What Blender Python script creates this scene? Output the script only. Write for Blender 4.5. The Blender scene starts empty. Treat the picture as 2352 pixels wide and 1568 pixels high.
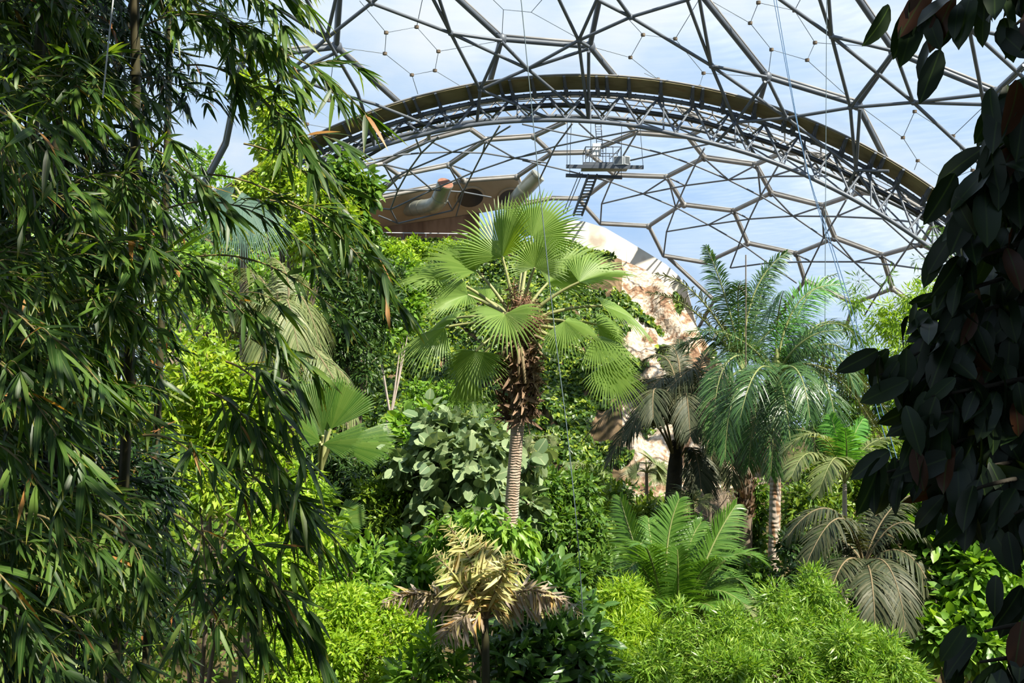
import bpy, math, zlib
import numpy as np
from mathutils import Vector

SC = bpy.context.scene
COL = SC.collection
F = 2352 * 35.0 / 36.0
CZ = 9.0                                   # the walkway the photograph is taken from is 9 m above the ground
UP = np.array([0., 0., 1.])
TAU = 2 * math.pi


def P(px, py, Y):
    """A point Y metres in front of the viewpoint, seen at that place of the photograph."""
    return np.array([(px - 1176) / F * Y, Y, CZ + (784 - py) / F * Y])


def rng_of(name):
    return np.random.default_rng(zlib.crc32(name.encode()))


def nrm(a):
    a = np.asarray(a, float)
    return a / np.maximum(np.linalg.norm(a, axis=-1, keepdims=True), 1e-9)


def ground_z(x, y):
    x = np.asarray(x, float)
    y = np.asarray(y, float)
    t = np.clip((y - 18) / 22, 0, 1)
    return 0.10 * np.sin(x * .7 + 1.3) * np.cos(y * .45) + 2.8 * t * t * (3 - 2 * t)


# ------------------------------------------------------------------ mesh building
class MB:
    def __init__(self):
        self.v, self.l, self.t, self.m, self.uv, self.n = [], [], [], [], [], 0

    def add(self, V, faces, mat=0, uv=None):
        V = np.asarray(V, float).reshape(-1, 3)
        if isinstance(faces, np.ndarray):
            self.l.append((faces + self.n).ravel())
            self.t.append(np.full(len(faces), faces.shape[1]))
            self.m.append(np.full(len(faces), mat))
        else:
            for f in faces:
                self.l.append(np.array(f) + self.n)
            self.t.append(np.array([len(f) for f in faces]))
            self.m.append(np.full(len(faces), mat))
        self.v.append(V)
        self.uv.append(np.zeros((len(V), 2)) if uv is None else uv)
        self.n += len(V)

    def empty(self):
        return self.n == 0

    def build(self, name, mats, parent=None, smooth=True, origin=None):
        if not isinstance(mats, (list, tuple)):
            mats = [mats]
        V = np.concatenate(self.v)
        L = np.concatenate(self.l).astype(np.int32)
        T = np.concatenate(self.t).astype(np.int32)
        M = np.concatenate(self.m).astype(np.int32)
        UV = np.concatenate(self.uv)
        if parent is not None:
            V = V - np.array(parent['_o'])
            org = None
        else:
            org = np.array(origin if origin is not None else [V[:, 0].mean(), V[:, 1].mean(), V[:, 2].min()])
            V = V - org
        me = bpy.data.meshes.new(name)
        me.vertices.add(len(V))
        me.vertices.foreach_set('co', V.astype(np.float32).ravel())
        me.loops.add(len(L))
        me.loops.foreach_set('vertex_index', L)
        me.polygons.add(len(T))
        me.polygons.foreach_set('loop_start', np.concatenate([[0], np.cumsum(T)[:-1]]).astype(np.int32))
        me.polygons.foreach_set('material_index', M)
        me.polygons.foreach_set('use_smooth', np.full(len(T), bool(smooth)))
        if np.any(UV):
            ul = me.uv_layers.new(name='UVMap')
            ul.data.foreach_set('uv', UV[L].astype(np.float32).ravel())
        for m in mats:
            me.materials.append(m)
        me.update(calc_edges=True)
        me.validate()
        o = bpy.data.objects.new(name, me)
        COL.objects.link(o)
        if parent is not None:
            o.parent = parent
            o['_o'] = list(parent['_o'])
        else:
            o.location = org
            o['_o'] = [float(a) for a in org]
        return o


def tag(o, label, cat, group=None, kind=None):
    o['label'] = label
    o['category'] = cat
    if group:
        o['group'] = group
    if kind:
        o['kind'] = kind
    return o


def thing(name, loc, label, cat, group=None, kind=None):
    o = bpy.data.objects.new(name, None)
    o.empty_display_size = .3
    COL.objects.link(o)
    o.location = loc
    o['_o'] = [float(a) for a in loc]
    return tag(o, label, cat, group, kind)


def tube(mb, pts, rad, sides=6, mat=0, caps=True):
    pts = np.asarray(pts, float)
    n = len(pts)
    rad = np.full(n, rad) if np.isscalar(rad) else np.asarray(rad, float)
    tan = nrm(np.gradient(pts, axis=0))
    ref = np.array([0., 0., 1.]) if abs(tan[0][2]) < .9 else np.array([1., 0., 0.])
    a = nrm(np.cross(tan, ref))
    b = np.cross(tan, a)
    ang = np.arange(sides) / sides * TAU
    V = pts[:, None, :] + rad[:, None, None] * (np.cos(ang)[None, :, None] * a[:, None, :] + np.sin(ang)[None, :, None] * b[:, None, :])
    i = np.arange(n - 1)[:, None] * sides
    j = np.arange(sides)[None, :]
    k = (j + 1) % sides
    q = np.stack([i + j, i + k, i + sides + k, i + sides + j], -1).reshape(-1, 4)
    uv = np.stack([np.tile(np.arange(sides) / sides, n), np.repeat(np.arange(n) / max(n - 1, 1), sides)], -1)
    mb.add(V, q, mat, uv)
    if caps:
        mb.add(V[0], [list(range(sides))], mat)
        mb.add(V[-1], [list(range(sides))], mat)


def box(mb, c, ex, ey, ez, mat=0):
    """Box with centre c and half-axis vectors ex, ey, ez."""
    c, ex, ey, ez = [np.asarray(a, float) for a in (c, ex, ey, ez)]
    V = [c + sx * ex + sy * ey + sz * ez for sx in (-1, 1) for sy in (-1, 1) for sz in (-1, 1)]
    mb.add(V, [[0, 1, 3, 2], [4, 6, 7, 5], [0, 4, 5, 1], [2, 3, 7, 6], [0, 2, 6, 4], [1, 5, 7, 3]], mat)


def beam(mb, a, b, w, h, up=UP, mat=0):
    a, b = np.asarray(a, float), np.asarray(b, float)
    d = nrm(b - a)
    s = nrm(np.cross(d, up))
    u = np.cross(s, d)
    box(mb, (a + b) / 2, (b - a) / 2, s * w / 2, u * h / 2, mat)


def bez(a, c, b, n=12):
    t = np.linspace(0, 1, n)[:, None]
    a, c, b = [np.asarray(q, float) for q in (a, c, b)]
    return (1 - t) ** 2 * a + 2 * t * (1 - t) * c + t ** 2 * b


def through(a, m, b, n=12):
    """Curve from a to b that passes through m half way."""
    a, m, b = [np.asarray(q, float) for q in (a, m, b)]
    return bez(a, 2 * m - (a + b) / 2, b, n)


# ------------------------------------------------------------------ leaves
def leaf_t(ys, ws, fold=.15, curve=.12, cols=3, wave=0.):
    ys, ws = np.array(ys, float), np.array(ws, float)
    xs = np.array([-.5, 0, .5]) if cols == 3 else np.array([-.5, .5])
    V, UV = [], []
    for y, w in zip(ys, ws):
        for x in xs:
            V.append((x * w, y, abs(x) * w * fold + wave * math.sin(y * 9 + x * 4) * abs(x) * w, -curve * y * y))
            UV.append((.5 + x * w, max(y, .001)))
    n, q = len(ys), []
    for i in range(n - 1):
        for j in range(cols - 1):
            q.append((i * cols + j, i * cols + j + 1, (i + 1) * cols + j + 1, (i + 1) * cols + j))
    return np.array(V), np.array(q), np.array(UV)


T_FINE = leaf_t([0, .4, 1], [.25, 1, .04], .2, .12, 2)
T_SMALL = leaf_t([0, .4, 1], [.2, 1, .05], .3, .15, 3)
T_MED = leaf_t([0, .3, .7, 1], [.15, .95, .8, .04], .3, .18, 3)
T_ROUND = leaf_t([0, .1, .4, .75, 1], [.4, .85, 1, .75, .12], .22, .14, 3, .1)
T_BAMBOO = leaf_t([0, .07, .28, .6, .85, 1], [.12, .7, 1, .8, .35, .02], .18, .16, 3)
T_FICUS = leaf_t([0, .05, .22, .45, .68, .86, .96, 1], [.05, .4, .85, 1, .9, .55, .15, .02], .22, .22, 3, .08)
T_STRAP = leaf_t([0, .2, .5, .8, 1], [.4, .8, 1, .7, .03], .3, .45, 3)
T_FISH = leaf_t([0, .3, .75, .95, 1], [.12, .5, 1, .8, .25], .25, .2, 3)


def leaves(mb, tm, pos, d, nh, ln, wd, mat=0):
    """Many copies of a leaf: base points pos, directions d, normal hints nh, lengths, widths."""
    TV, TQ, TUV = tm
    pos, d = np.asarray(pos, float), nrm(d)
    nh = nrm(nh)
    s = np.cross(d, nh)
    bad = np.linalg.norm(s, axis=1) < 1e-3
    s[bad] = np.cross(d[bad], np.array([.3, .8, .5]))
    s = nrm(s)
    n = np.cross(s, d)
    ln = np.broadcast_to(ln, (len(pos),))
    wd = np.broadcast_to(wd, (len(pos),))
    V = (pos[:, None, :] + TV[None, :, 0, None] * wd[:, None, None] * s[:, None, :]
         + TV[None, :, 1, None] * ln[:, None, None] * d[:, None, :]
         + (TV[None, :, 2] * wd[:, None] + TV[None, :, 3] * ln[:, None])[:, :, None] * n[:, None, :])
    K = len(TV)
    Q = (TQ[None] + (np.arange(len(pos)) * K)[:, None, None]).reshape(-1, TQ.shape[1])
    mb.add(V.reshape(-1, 3), Q, mat, np.tile(TUV, (len(pos), 1)))


# ------------------------------------------------------------------ materials
def new_mat(name):
    m = bpy.data.materials.new(name)
    m.use_nodes = True
    nt = m.node_tree
    for n in list(nt.nodes):
        nt.nodes.remove(n)
    out = nt.nodes.new('ShaderNodeOutputMaterial')
    return m, nt, out


def N(nt, t, **kw):
    n = nt.nodes.new(t)
    for k, v in kw.items():
        setattr(n, k, v)
    return n


def ramp(nt, fac, stops, interp='LINEAR'):
    r = N(nt, 'ShaderNodeValToRGB')
    e = r.color_ramp.elements
    r.color_ramp.interpolation = interp
    while len(e) < len(stops):
        e.new(.5)
    for el, (p, c) in zip(e, stops):
        el.position = p
        el.color = (*c, 1)
    nt.links.new(fac, r.inputs[0])
    return r.outputs[0]


def leaf_mat(name, stops, trans=.35, rough=.42, spec=.4, tint=(1.35, 1.3, .45), rib=None, edge=None, rib_w=.05):
    m, nt, out = new_mat(name)
    geo = N(nt, 'ShaderNodeNewGeometry')
    col = ramp(nt, geo.outputs['Random Per Island'], stops)
    if rib or edge:
        uv = N(nt, 'ShaderNodeUVMap')
        sep = N(nt, 'ShaderNodeSeparateXYZ')
        nt.links.new(uv.outputs[0], sep.inputs[0])
    if rib:
        a = N(nt, 'ShaderNodeMath', operation='SUBTRACT'); a.inputs[1].default_value = .5
        nt.links.new(sep.outputs[0], a.inputs[0])
        b = N(nt, 'ShaderNodeMath', operation='ABSOLUTE'); nt.links.new(a.outputs[0], b.inputs[0])
        c = N(nt, 'ShaderNodeMapRange'); c.inputs[1].default_value = 0; c.inputs[2].default_value = rib_w
        c.inputs[3].default_value = .75; c.inputs[4].default_value = 0
        nt.links.new(b.outputs[0], c.inputs[0])
        mx = N(nt, 'ShaderNodeMix', data_type='RGBA')
        nt.links.new(c.outputs[0], mx.inputs[0]); nt.links.new(col, mx.inputs[6]); mx.inputs[7].default_value = (*rib, 1)
        col = mx.outputs[2]
    if edge:
        c = N(nt, 'ShaderNodeMapRange'); c.inputs[1].default_value = .82; c.inputs[2].default_value = 1
        nt.links.new(sep.outputs[1], c.inputs[0])
        mx = N(nt, 'ShaderNodeMix', data_type='RGBA')
        nt.links.new(c.outputs[0], mx.inputs[0]); nt.links.new(col, mx.inputs[6]); mx.inputs[7].default_value = (*edge, 1)
        col = mx.outputs[2]
    bs = N(nt, 'ShaderNodeBsdfPrincipled')
    nt.links.new(col, bs.inputs['Base Color'])
    bs.inputs['Roughness'].default_value = rough
    bs.inputs['Specular IOR Level'].default_value = spec
    ml = N(nt, 'ShaderNodeMix', data_type='RGBA', blend_type='MULTIPLY')
    ml.inputs[0].default_value = 1
    nt.links.new(col, ml.inputs[6]); ml.inputs[7].default_value = (*tint, 1)
    tr = N(nt, 'ShaderNodeBsdfTranslucent')
    nt.links.new(ml.outputs[2], tr.inputs[0])
    mix = N(nt, 'ShaderNodeMixShader'); mix.inputs[0].default_value = trans
    nt.links.new(bs.outputs[0], mix.inputs[1]); nt.links.new(tr.outputs[0], mix.inputs[2])
    nt.links.new(mix.outputs[0], out.inputs[0])
    return m


def noise_mat(name, stops, scale=5., rough=.8, spec=.3, metal=0., bump=0., stretch=(1, 1, 1), detail=6., dist=0.):
    m, nt, out = new_mat(name)
    tc = N(nt, 'ShaderNodeTexCoord')
    mp = N(nt, 'ShaderNodeMapping'); mp.inputs['Scale'].default_value = stretch
    nt.links.new(tc.outputs['Object'], mp.inputs[0])
    nz = N(nt, 'ShaderNodeTexNoise'); nz.inputs['Scale'].default_value = scale; nz.inputs['Detail'].default_value = detail
    nz.inputs['Distortion'].default_value = dist
    nt.links.new(mp.outputs[0], nz.inputs[0])
    col = ramp(nt, nz.outputs[0], stops)
    bs = N(nt, 'ShaderNodeBsdfPrincipled')
    nt.links.new(col, bs.inputs['Base Color'])
    bs.inputs['Roughness'].default_value = rough
    bs.inputs['Specular IOR Level'].default_value = spec
    bs.inputs['Metallic'].default_value = metal
    if bump:
        bp = N(nt, 'ShaderNodeBump'); bp.inputs['Strength'].default_value = bump; bp.inputs['Distance'].default_value = .1
        nt.links.new(nz.outputs[0], bp.inputs['Height']); nt.links.new(bp.outputs[0], bs.inputs['Normal'])
    nt.links.new(bs.outputs[0], out.inputs[0])
    return m


def ramp3(a, b, c, p=(0, .5, 1)):
    return [(p[0], a), (p[1], b), (p[2], c)]


M = {}
M['bamboo'] = leaf_mat('bamboo_leaf', [(0, (.020, .052, .009)), (.45, (.042, .10, .016)), (.8, (.10, .185, .03)), (.98, (.17, .25, .06)), (.985, (.35, .15, .03)), (1, (.42, .24, .10))],
                       trans=.45, rough=.42, spec=.35, rib=(.18, .25, .07), edge=(.30, .27, .04), rib_w=.04, tint=(1.5, 1.4, .35))
M['bamboo_shade'] = leaf_mat('shaded_bamboo_leaf', [(0, (.008, .024, .005)), (.6, (.014, .042, .008)), (.97, (.026, .066, .012)), (.98, (.25, .09, .02)), (1, (.30, .14, .05))], trans=.3, rough=.4)  # darker copy of the bamboo leaf; deep shade put into its colour
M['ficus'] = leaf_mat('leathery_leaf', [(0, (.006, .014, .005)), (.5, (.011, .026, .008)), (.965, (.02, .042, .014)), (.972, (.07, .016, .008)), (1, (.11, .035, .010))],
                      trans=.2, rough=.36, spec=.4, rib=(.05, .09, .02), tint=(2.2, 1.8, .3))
M['lime'] = leaf_mat('lime_leaf', ramp3((.13, .25, .012), (.22, .37, .02), (.36, .48, .045)), trans=.45)
M['yellowlime'] = leaf_mat('yellow_green_leaf', ramp3((.13, .24, .012), (.23, .36, .022), (.36, .43, .045)), trans=.45)
M['bright'] = leaf_mat('bright_green_leaf', ramp3((.07, .17, .014), (.125, .255, .022), (.23, .37, .05)), trans=.4)
M['mid'] = leaf_mat('mid_green_leaf', ramp3((.04, .105, .012), (.075, .16, .018), (.15, .25, .035)), trans=.35)
M['gloss'] = leaf_mat('glossy_green_leaf', ramp3((.030, .085, .016), (.055, .13, .024), (.10, .19, .04)), trans=.3, rough=.3, spec=.55, rib=(.14, .25, .07))
M['dark'] = leaf_mat('dark_green_leaf', ramp3((.016, .045, .009), (.032, .075, .014), (.07, .13, .025)), trans=.3)
M['finebamboo'] = leaf_mat('fine_bamboo_leaf', ramp3((.09, .20, .018), (.16, .30, .03), (.30, .42, .08)), trans=.42, rough=.38)
M['olive'] = leaf_mat('olive_green_leaf', ramp3((.05, .12, .012), (.12, .20, .02), (.22, .31, .03)), trans=.35)
M['grey'] = leaf_mat('grey_green_leaf', ramp3((.085, .145, .065), (.14, .205, .095), (.24, .31, .15)), trans=.25, rough=.6, spec=.25, tint=(1.2, 1.2, .6), rib=(.36, .40, .22))
M['ivy'] = leaf_mat('ivy_leaf', [(0, (.018, .055, .006)), (.5, (.055, .115, .010)), (.8, (.12, .20, .015)), (1, (.30, .36, .03))], trans=.3)
M['fan'] = leaf_mat('fan_palm_blade', ramp3((.15, .25, .055), (.19, .30, .07), (.24, .35, .095)), trans=.42, rough=.42, spec=.4, tint=(1.45, 1.35, .25))
M['bluefan'] = leaf_mat('blue_fan_blade', ramp3((.06, .13, .095), (.085, .165, .12), (.12, .20, .14)), trans=.25, rough=.5, tint=(1.2, 1.2, .6))
M['broadfan'] = leaf_mat('broad_fan_blade', ramp3((.055, .13, .020), (.085, .17, .028), (.13, .21, .04)), trans=.45, rough=.4)
M['royal'] = leaf_mat('palm_leaflet', ramp3((.028, .080, .020), (.045, .11, .027), (.085, .16, .045)), trans=.28, rough=.34, spec=.5)
M['royal_light'] = leaf_mat('young_palm_leaflet', ramp3((.06, .20, .03), (.09, .26, .04), (.14, .33, .06)), trans=.38, rough=.38)
M['oil'] = leaf_mat('oil_palm_leaflet', ramp3((.028, .042, .018), (.05, .062, .027), (.09, .09, .045)), trans=.22, rough=.55, spec=.3)
M['feather'] = leaf_mat('feather_palm_leaflet', ramp3((.055, .14, .018), (.085, .19, .025), (.14, .26, .045)), trans=.38, rough=.36, spec=.5)
M['paleleaf'] = leaf_mat('pale_palm_leaflet', ramp3((.085, .125, .04), (.14, .18, .06), (.23, .25, .11)), trans=.3, rough=.5)
M['straw'] = leaf_mat('yellowed_leaflet', [(0, (.22, .28, .07)), (.3, (.40, .39, .13)), (.7, (.50, .46, .20)), (.88, (.50, .40, .18)), (.93, (.46, .25, .06)), (1, (.30, .31, .09))], trans=.3, rough=.5, tint=(1.2, 1.1, .5))
M['drygrey'] = leaf_mat('dry_leaflet', [(0, (.26, .20, .15)), (.35, (.44, .37, .29)), (.65, (.36, .28, .17)), (.85, (.42, .38, .15)), (1, (.42, .21, .06))], trans=.2, rough=.65, spec=.2, tint=(1.1, 1, .6))
M['rachis'] = noise_mat('frond_stalk', ramp3((.12, .155, .05), (.18, .205, .07), (.25, .25, .10)), 8, .5)
M['rachis_brown'] = noise_mat('brown_stalk', ramp3((.11, .085, .045), (.17, .13, .07), (.24, .19, .10)), 8, .7)
M['petiole'] = noise_mat('palm_petiole', ramp3((.17, .19, .07), (.24, .25, .10), (.31, .30, .14)), 6, .5)
M['twig'] = noise_mat('bamboo_twig', ramp3((.10, .09, .03), (.16, .13, .05), (.24, .18, .09)), 9, .6)
M['culm'] = noise_mat('bamboo_culm', ramp3((.022, .028, .010), (.045, .042, .018), (.08, .062, .032)), 4, .5, stretch=(1, 1, .3))
M['bark'] = noise_mat('bark', ramp3((.07, .05, .035), (.13, .10, .07), (.22, .18, .13)), 7, .9, bump=.5, stretch=(1, 1, .4))
M['palebark'] = noise_mat('pale_bark', ramp3((.26, .21, .17), (.38, .32, .27), (.50, .44, .38)), 6, .85, bump=.3, stretch=(1, 1, .3))
M['darkbark'] = noise_mat('dark_bark', ramp3((.012, .012, .009), (.03, .026, .018), (.06, .048, .03)), 7, .9, bump=.5)


def ringed_trunk_mat(name, stops, rings, blotch):
    m, nt, out = new_mat(name)
    tc = N(nt, 'ShaderNodeTexCoord')
    wv = N(nt, 'ShaderNodeTexWave', wave_type='BANDS', bands_direction='Z')
    wv.inputs['Scale'].default_value = rings; wv.inputs['Distortion'].default_value = 7; wv.inputs['Detail'].default_value = 3
    nt.links.new(tc.outputs['Object'], wv.inputs[0])
    nz = N(nt, 'ShaderNodeTexNoise'); nz.inputs['Scale'].default_value = 6; nz.inputs['Detail'].default_value = 8
    mp = N(nt, 'ShaderNodeMapping'); mp.inputs['Scale'].default_value = (1.6, 1.6, .35)
    nt.links.new(tc.outputs['Object'], mp.inputs[0]); nt.links.new(mp.outputs[0], nz.inputs[0])
    a = ramp(nt, nz.outputs[0], stops)
    mx = N(nt, 'ShaderNodeMix', data_type='RGBA', blend_type='MULTIPLY'); mx.inputs[0].default_value = .17
    nt.links.new(a, mx.inputs[6])
    b = ramp(nt, wv.outputs[0], [(0, blotch), (.25, (1, 1, 1)), (1, (1, 1, 1))])
    nt.links.new(b, mx.inputs[7])
    bs = N(nt, 'ShaderNodeBsdfPrincipled'); bs.inputs['Roughness'].default_value = .85; bs.inputs['Specular IOR Level'].default_value = .2
    nt.links.new(mx.outputs[2], bs.inputs['Base Color'])
    bp = N(nt, 'ShaderNodeBump'); bp.inputs['Strength'].default_value = .5; bp.inputs['Distance'].default_value = .03
    nt.links.new(wv.outputs[0], bp.inputs['Height']); nt.links.new(bp.outputs[0], bs.inputs['Normal'])
    nt.links.new(bs.outputs[0], out.inputs[0])
    return m


M['fantrunk'] = ringed_trunk_mat('ringed_grey_bark', ramp3((.20, .14, .10), (.33, .25, .19), (.42, .34, .27), (.3, .5, .7)), 9, (.5, .42, .36))
M['royaltrunk'] = ringed_trunk_mat('lichen_spotted_bark', [(.3, (.30, .24, .19)), (.5, (.36, .30, .245)), (.56, (.25, .145, .08)), (.7, (.22, .125, .07))], 3, (.85, .8, .75))
M['skirt'] = leaf_mat('dead_leaf_base', ramp3((.055, .034, .02), (.13, .08, .048), (.28, .19, .12)), trans=.05, rough=.75, spec=.2)
M['fibre'] = leaf_mat('flower_stalk', ramp3((.14, .07, .04), (.22, .12, .07), (.30, .18, .11)), trans=.1, rough=.8)
M['steel'] = noise_mat('galvanised_steel', ramp3((.06, .072, .085), (.09, .102, .118), (.125, .138, .152)), 2.2, .5, .4, .2)
M['steel_warm'] = noise_mat('weathered_steel', ramp3((.14, .135, .125), (.20, .19, .175), (.27, .255, .235)), 2., .55, .4, .15)
M['darksteel'] = noise_mat('dark_steel', ramp3((.04, .05, .06), (.065, .075, .09), (.09, .10, .115)), 3, .5, .4, .2)
M['black'] = noise_mat('black_rubber', ramp3((.008, .010, .012), (.014, .017, .02), (.025, .03, .034)), 3, .35, .5)
M['cable'] = noise_mat('cable', ramp3((.09, .11, .13), (.14, .17, .20), (.2, .24, .28)), 3, .5)
M['rope'] = noise_mat('blue_rope', ramp3((.02, .06, .12), (.035, .09, .17), (.06, .13, .22)), 30, .7)
M['ropegrey'] = noise_mat('grey_rope', ramp3((.07, .10, .11), (.10, .14, .155), (.15, .19, .20)), 30, .7)
M['fascia'] = noise_mat('weathered_board', [(.2, (.10, .08, .04)), (.45, (.17, .145, .075)), (.6, (.20, .175, .095)), (.75, (.17, .11, .05)), (1, (.22, .19, .11))], 1.1, .7, .3, stretch=(1, 3, 1), dist=.6)
M['duct'] = noise_mat('galvanised_duct', ramp3((.20, .19, .12), (.28, .28, .22), (.38, .39, .36)), 1.6, .36, .5, .5)
M['rust'] = noise_mat('rusty_grille', ramp3((.12, .05, .03), (.20, .09, .055), (.30, .17, .12)), 5, .8)
M['soffit'] = noise_mat('beige_cladding', ramp3((.26, .20, .13), (.33, .26, .18), (.38, .31, .22)), 1.2, .7)
M['brownwall'] = noise_mat('stained_render', [(.25, (.05, .035, .028)), (.45, (.15, .09, .055)), (.6, (.22, .14, .09)), (1, (.28, .19, .13))], .9, .9, .1, stretch=(1.4, 1, .35))
M['concrete'] = noise_mat('stained_concrete', [(.3, (.27, .23, .18)), (.44, (.44, .40, .33)), (.60, (.50, .46, .39)), (.72, (.34, .27, .20)), (.9, (.36, .28, .20))], .55, .9, .1, bump=.2, detail=9)
M['cliffsoil'] = noise_mat('rooty_soil', ramp3((.035, .03, .014), (.09, .065, .035), (.22, .15, .09), (.3, .5, .72)), 1.6, .95, .05, bump=.5)
M['soil'] = noise_mat('soil', ramp3((.03, .025, .012), (.07, .055, .025), (.16, .12, .07)), .8, .95, .05, bump=.4)
M['white'] = noise_mat('white_paint', ramp3((.55, .57, .57), (.62, .64, .64), (.68, .69, .68)), 4, .5)
M['lampglass'] = noise_mat('floodlight_glass', ramp3((.05, .06, .065), (.08, .09, .095), (.12, .13, .135)), 2, .15, .6)
M['orangeclay'] = noise_mat('clay_plaster', ramp3((.36, .22, .13), (.46, .30, .19), (.55, .38, .26)), 1.5, .9)


def rock_mat():
    m, nt, out = new_mat('pale_rock')
    tc = N(nt, 'ShaderNodeTexCoord')
    n1 = N(nt, 'ShaderNodeTexNoise'); n1.inputs['Scale'].default_value = .75; n1.inputs['Detail'].default_value = 8; n1.inputs['Distortion'].default_value = .8
    n2 = N(nt, 'ShaderNodeTexNoise'); n2.inputs['Scale'].default_value = 5; n2.inputs['Detail'].default_value = 10
    n3 = N(nt, 'ShaderNodeTexVoronoi'); n3.inputs['Scale'].default_value = 1.6
    for n in (n1, n2, n3):
        nt.links.new(tc.outputs['Object'], n.inputs[0])
    a = ramp(nt, n2.outputs[0], [(.3, (.27, .195, .13)), (.5, (.44, .35, .26)), (.62, (.58, .50, .40)), (.8, (.64, .57, .48))])
    b = ramp(nt, n2.outputs[0], [(.35, (.11, .06, .035)), (.55, (.25, .155, .095)), (.7, (.35, .24, .155))])
    f = ramp(nt, n1.outputs[0], [(.50, (0, 0, 0)), (.57, (1, 1, 1))])
    mx = N(nt, 'ShaderNodeMix', data_type='RGBA')
    nt.links.new(f, mx.inputs[0]); nt.links.new(a, mx.inputs[6]); nt.links.new(b, mx.inputs[7])
    bs = N(nt, 'ShaderNodeBsdfPrincipled'); bs.inputs['Roughness'].default_value = .95; bs.inputs['Specular IOR Level'].default_value = .1
    nt.links.new(mx.outputs[2], bs.inputs['Base Color'])
    ad = N(nt, 'ShaderNodeMath', operation='ADD'); nt.links.new(n2.outputs[0], ad.inputs[0]); nt.links.new(n3.outputs[0], ad.inputs[1])
    bp = N(nt, 'ShaderNodeBump'); bp.inputs['Strength'].default_value = .7; bp.inputs['Distance'].default_value = .25
    nt.links.new(ad.outputs[0], bp.inputs['Height']); nt.links.new(bp.outputs[0], bs.inputs['Normal'])
    nt.links.new(bs.outputs[0], out.inputs[0])
    return m


M['rock'] = rock_mat()


def etfe_mat():
    m, nt, out = new_mat('clear_foil_cushion')
    tc = N(nt, 'ShaderNodeTexCoord')
    mp = N(nt, 'ShaderNodeMapping'); mp.inputs['Scale'].default_value = (.22, .5, 5.); mp.inputs['Rotation'].default_value = (.3, .2, .5)
    nt.links.new(tc.outputs['Object'], mp.inputs[0])
    nz = N(nt, 'ShaderNodeTexNoise'); nz.inputs['Scale'].default_value = 1.6; nz.inputs['Detail'].default_value = 5
    nt.links.new(mp.outputs[0], nz.inputs[0])
    f = N(nt, 'ShaderNodeMapRange'); f.inputs[1].default_value = .38; f.inputs[2].default_value = .75
    f.inputs[3].default_value = .03; f.inputs[4].default_value = .10
    nt.links.new(nz.outputs[0], f.inputs[0])
    t = N(nt, 'ShaderNodeBsdfTransparent'); t.inputs[0].default_value = (.975, .99, 1, 1)
    d = N(nt, 'ShaderNodeBsdfTranslucent'); d.inputs[0].default_value = (.85, .89, .95, 1)
    g = N(nt, 'ShaderNodeBsdfGlossy'); g.inputs[0].default_value = (.8, .85, .9, 1); g.inputs['Roughness'].default_value = .2
    dg = N(nt, 'ShaderNodeMixShader'); dg.inputs[0].default_value = .25
    nt.links.new(d.outputs[0], dg.inputs[1]); nt.links.new(g.outputs[0], dg.inputs[2])
    mx = N(nt, 'ShaderNodeMixShader')
    nt.links.new(f.outputs[0], mx.inputs[0]); nt.links.new(t.outputs[0], mx.inputs[1]); nt.links.new(dg.outputs[0], mx.inputs[2])
    nt.links.new(mx.outputs[0], out.inputs[0])
    return m


M['etfe'] = etfe_mat()
# ------------------------------------------------------------------ camera, sky, sun
cam = bpy.data.objects.new('camera', bpy.data.cameras.new('camera'))
COL.objects.link(cam)
cam.location = (0, 0, CZ)
cam.rotation_euler = (math.pi / 2, 0, 0)
cam.data.lens = 35
cam.data.sensor_width = 36
cam.data.sensor_fit = 'HORIZONTAL'
cam.data.clip_start = .05
cam.data.clip_end = 1000
SC.camera = cam

SUN = nrm(np.array([.50, -.42, .76]))
sl = bpy.data.lights.new('sun', 'SUN')
sl.energy = 13.0
sl.angle = math.radians(.6)
sl.color = (1, .93, .80)
so = bpy.data.objects.new('sun', sl)
COL.objects.link(so)
so.location = (0, 0, 60)
so.rotation_euler = Vector(SUN).to_track_quat('Z', 'Y').to_euler()

w = bpy.data.worlds.new('sky')
SC.world = w
w.use_nodes = True
nt = w.node_tree
nt.nodes.clear()
wo = N(nt, 'ShaderNodeOutputWorld')
bg = N(nt, 'ShaderNodeBackground')
tc = N(nt, 'ShaderNodeTexCoord')
mp = N(nt, 'ShaderNodeMapping'); mp.inputs['Scale'].default_value = (1.2, 1.2, 2.6)
nt.links.new(tc.outputs['Generated'], mp.inputs[0])
nz = N(nt, 'ShaderNodeTexNoise'); nz.inputs['Scale'].default_value = 2.1; nz.inputs['Detail'].default_value = 7; nz.inputs['Roughness'].default_value = .55
nt.links.new(mp.outputs[0], nz.inputs[0])
colr = ramp(nt, nz.outputs[0], [(.38, (.43, .64, .95)), (.50, (.58, .75, .97)), (.60, (.78, .88, .98)), (.72, (.95, .97, .99))])
nt.links.new(colr, bg.inputs[0])
bg.inputs[1].default_value = 1.02
nt.links.new(bg.outputs[0], wo.inputs[0])

SC.view_settings.view_transform = 'Standard'
SC.view_settings.look = 'None'
SC.view_settings.exposure = 0.0
SC.view_settings.gamma = 1
SC.view_settings.use_curve_mapping = False
cy = SC.cycles
cy.max_bounces = 7
cy.diffuse_bounces = 3
cy.glossy_bounces = 2
cy.transmission_bounces = 4
cy.transparent_max_bounces = 16
cy.caustics_reflective = False
cy.caustics_refractive = False
cy.sample_clamp_indirect = 6

# ------------------------------------------------------------------ ground and cliff
def grid_mesh(mb, G, mat=0):
    a, b = G.shape[:2]
    i = np.arange(a - 1)[:, None] * b
    j = np.arange(b - 1)[None, :]
    q = np.stack([i + j, i + j + 1, i + b + j + 1, i + b + j], -1).reshape(-1, 4)
    mb.add(G.reshape(-1, 3), q, mat)


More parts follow.
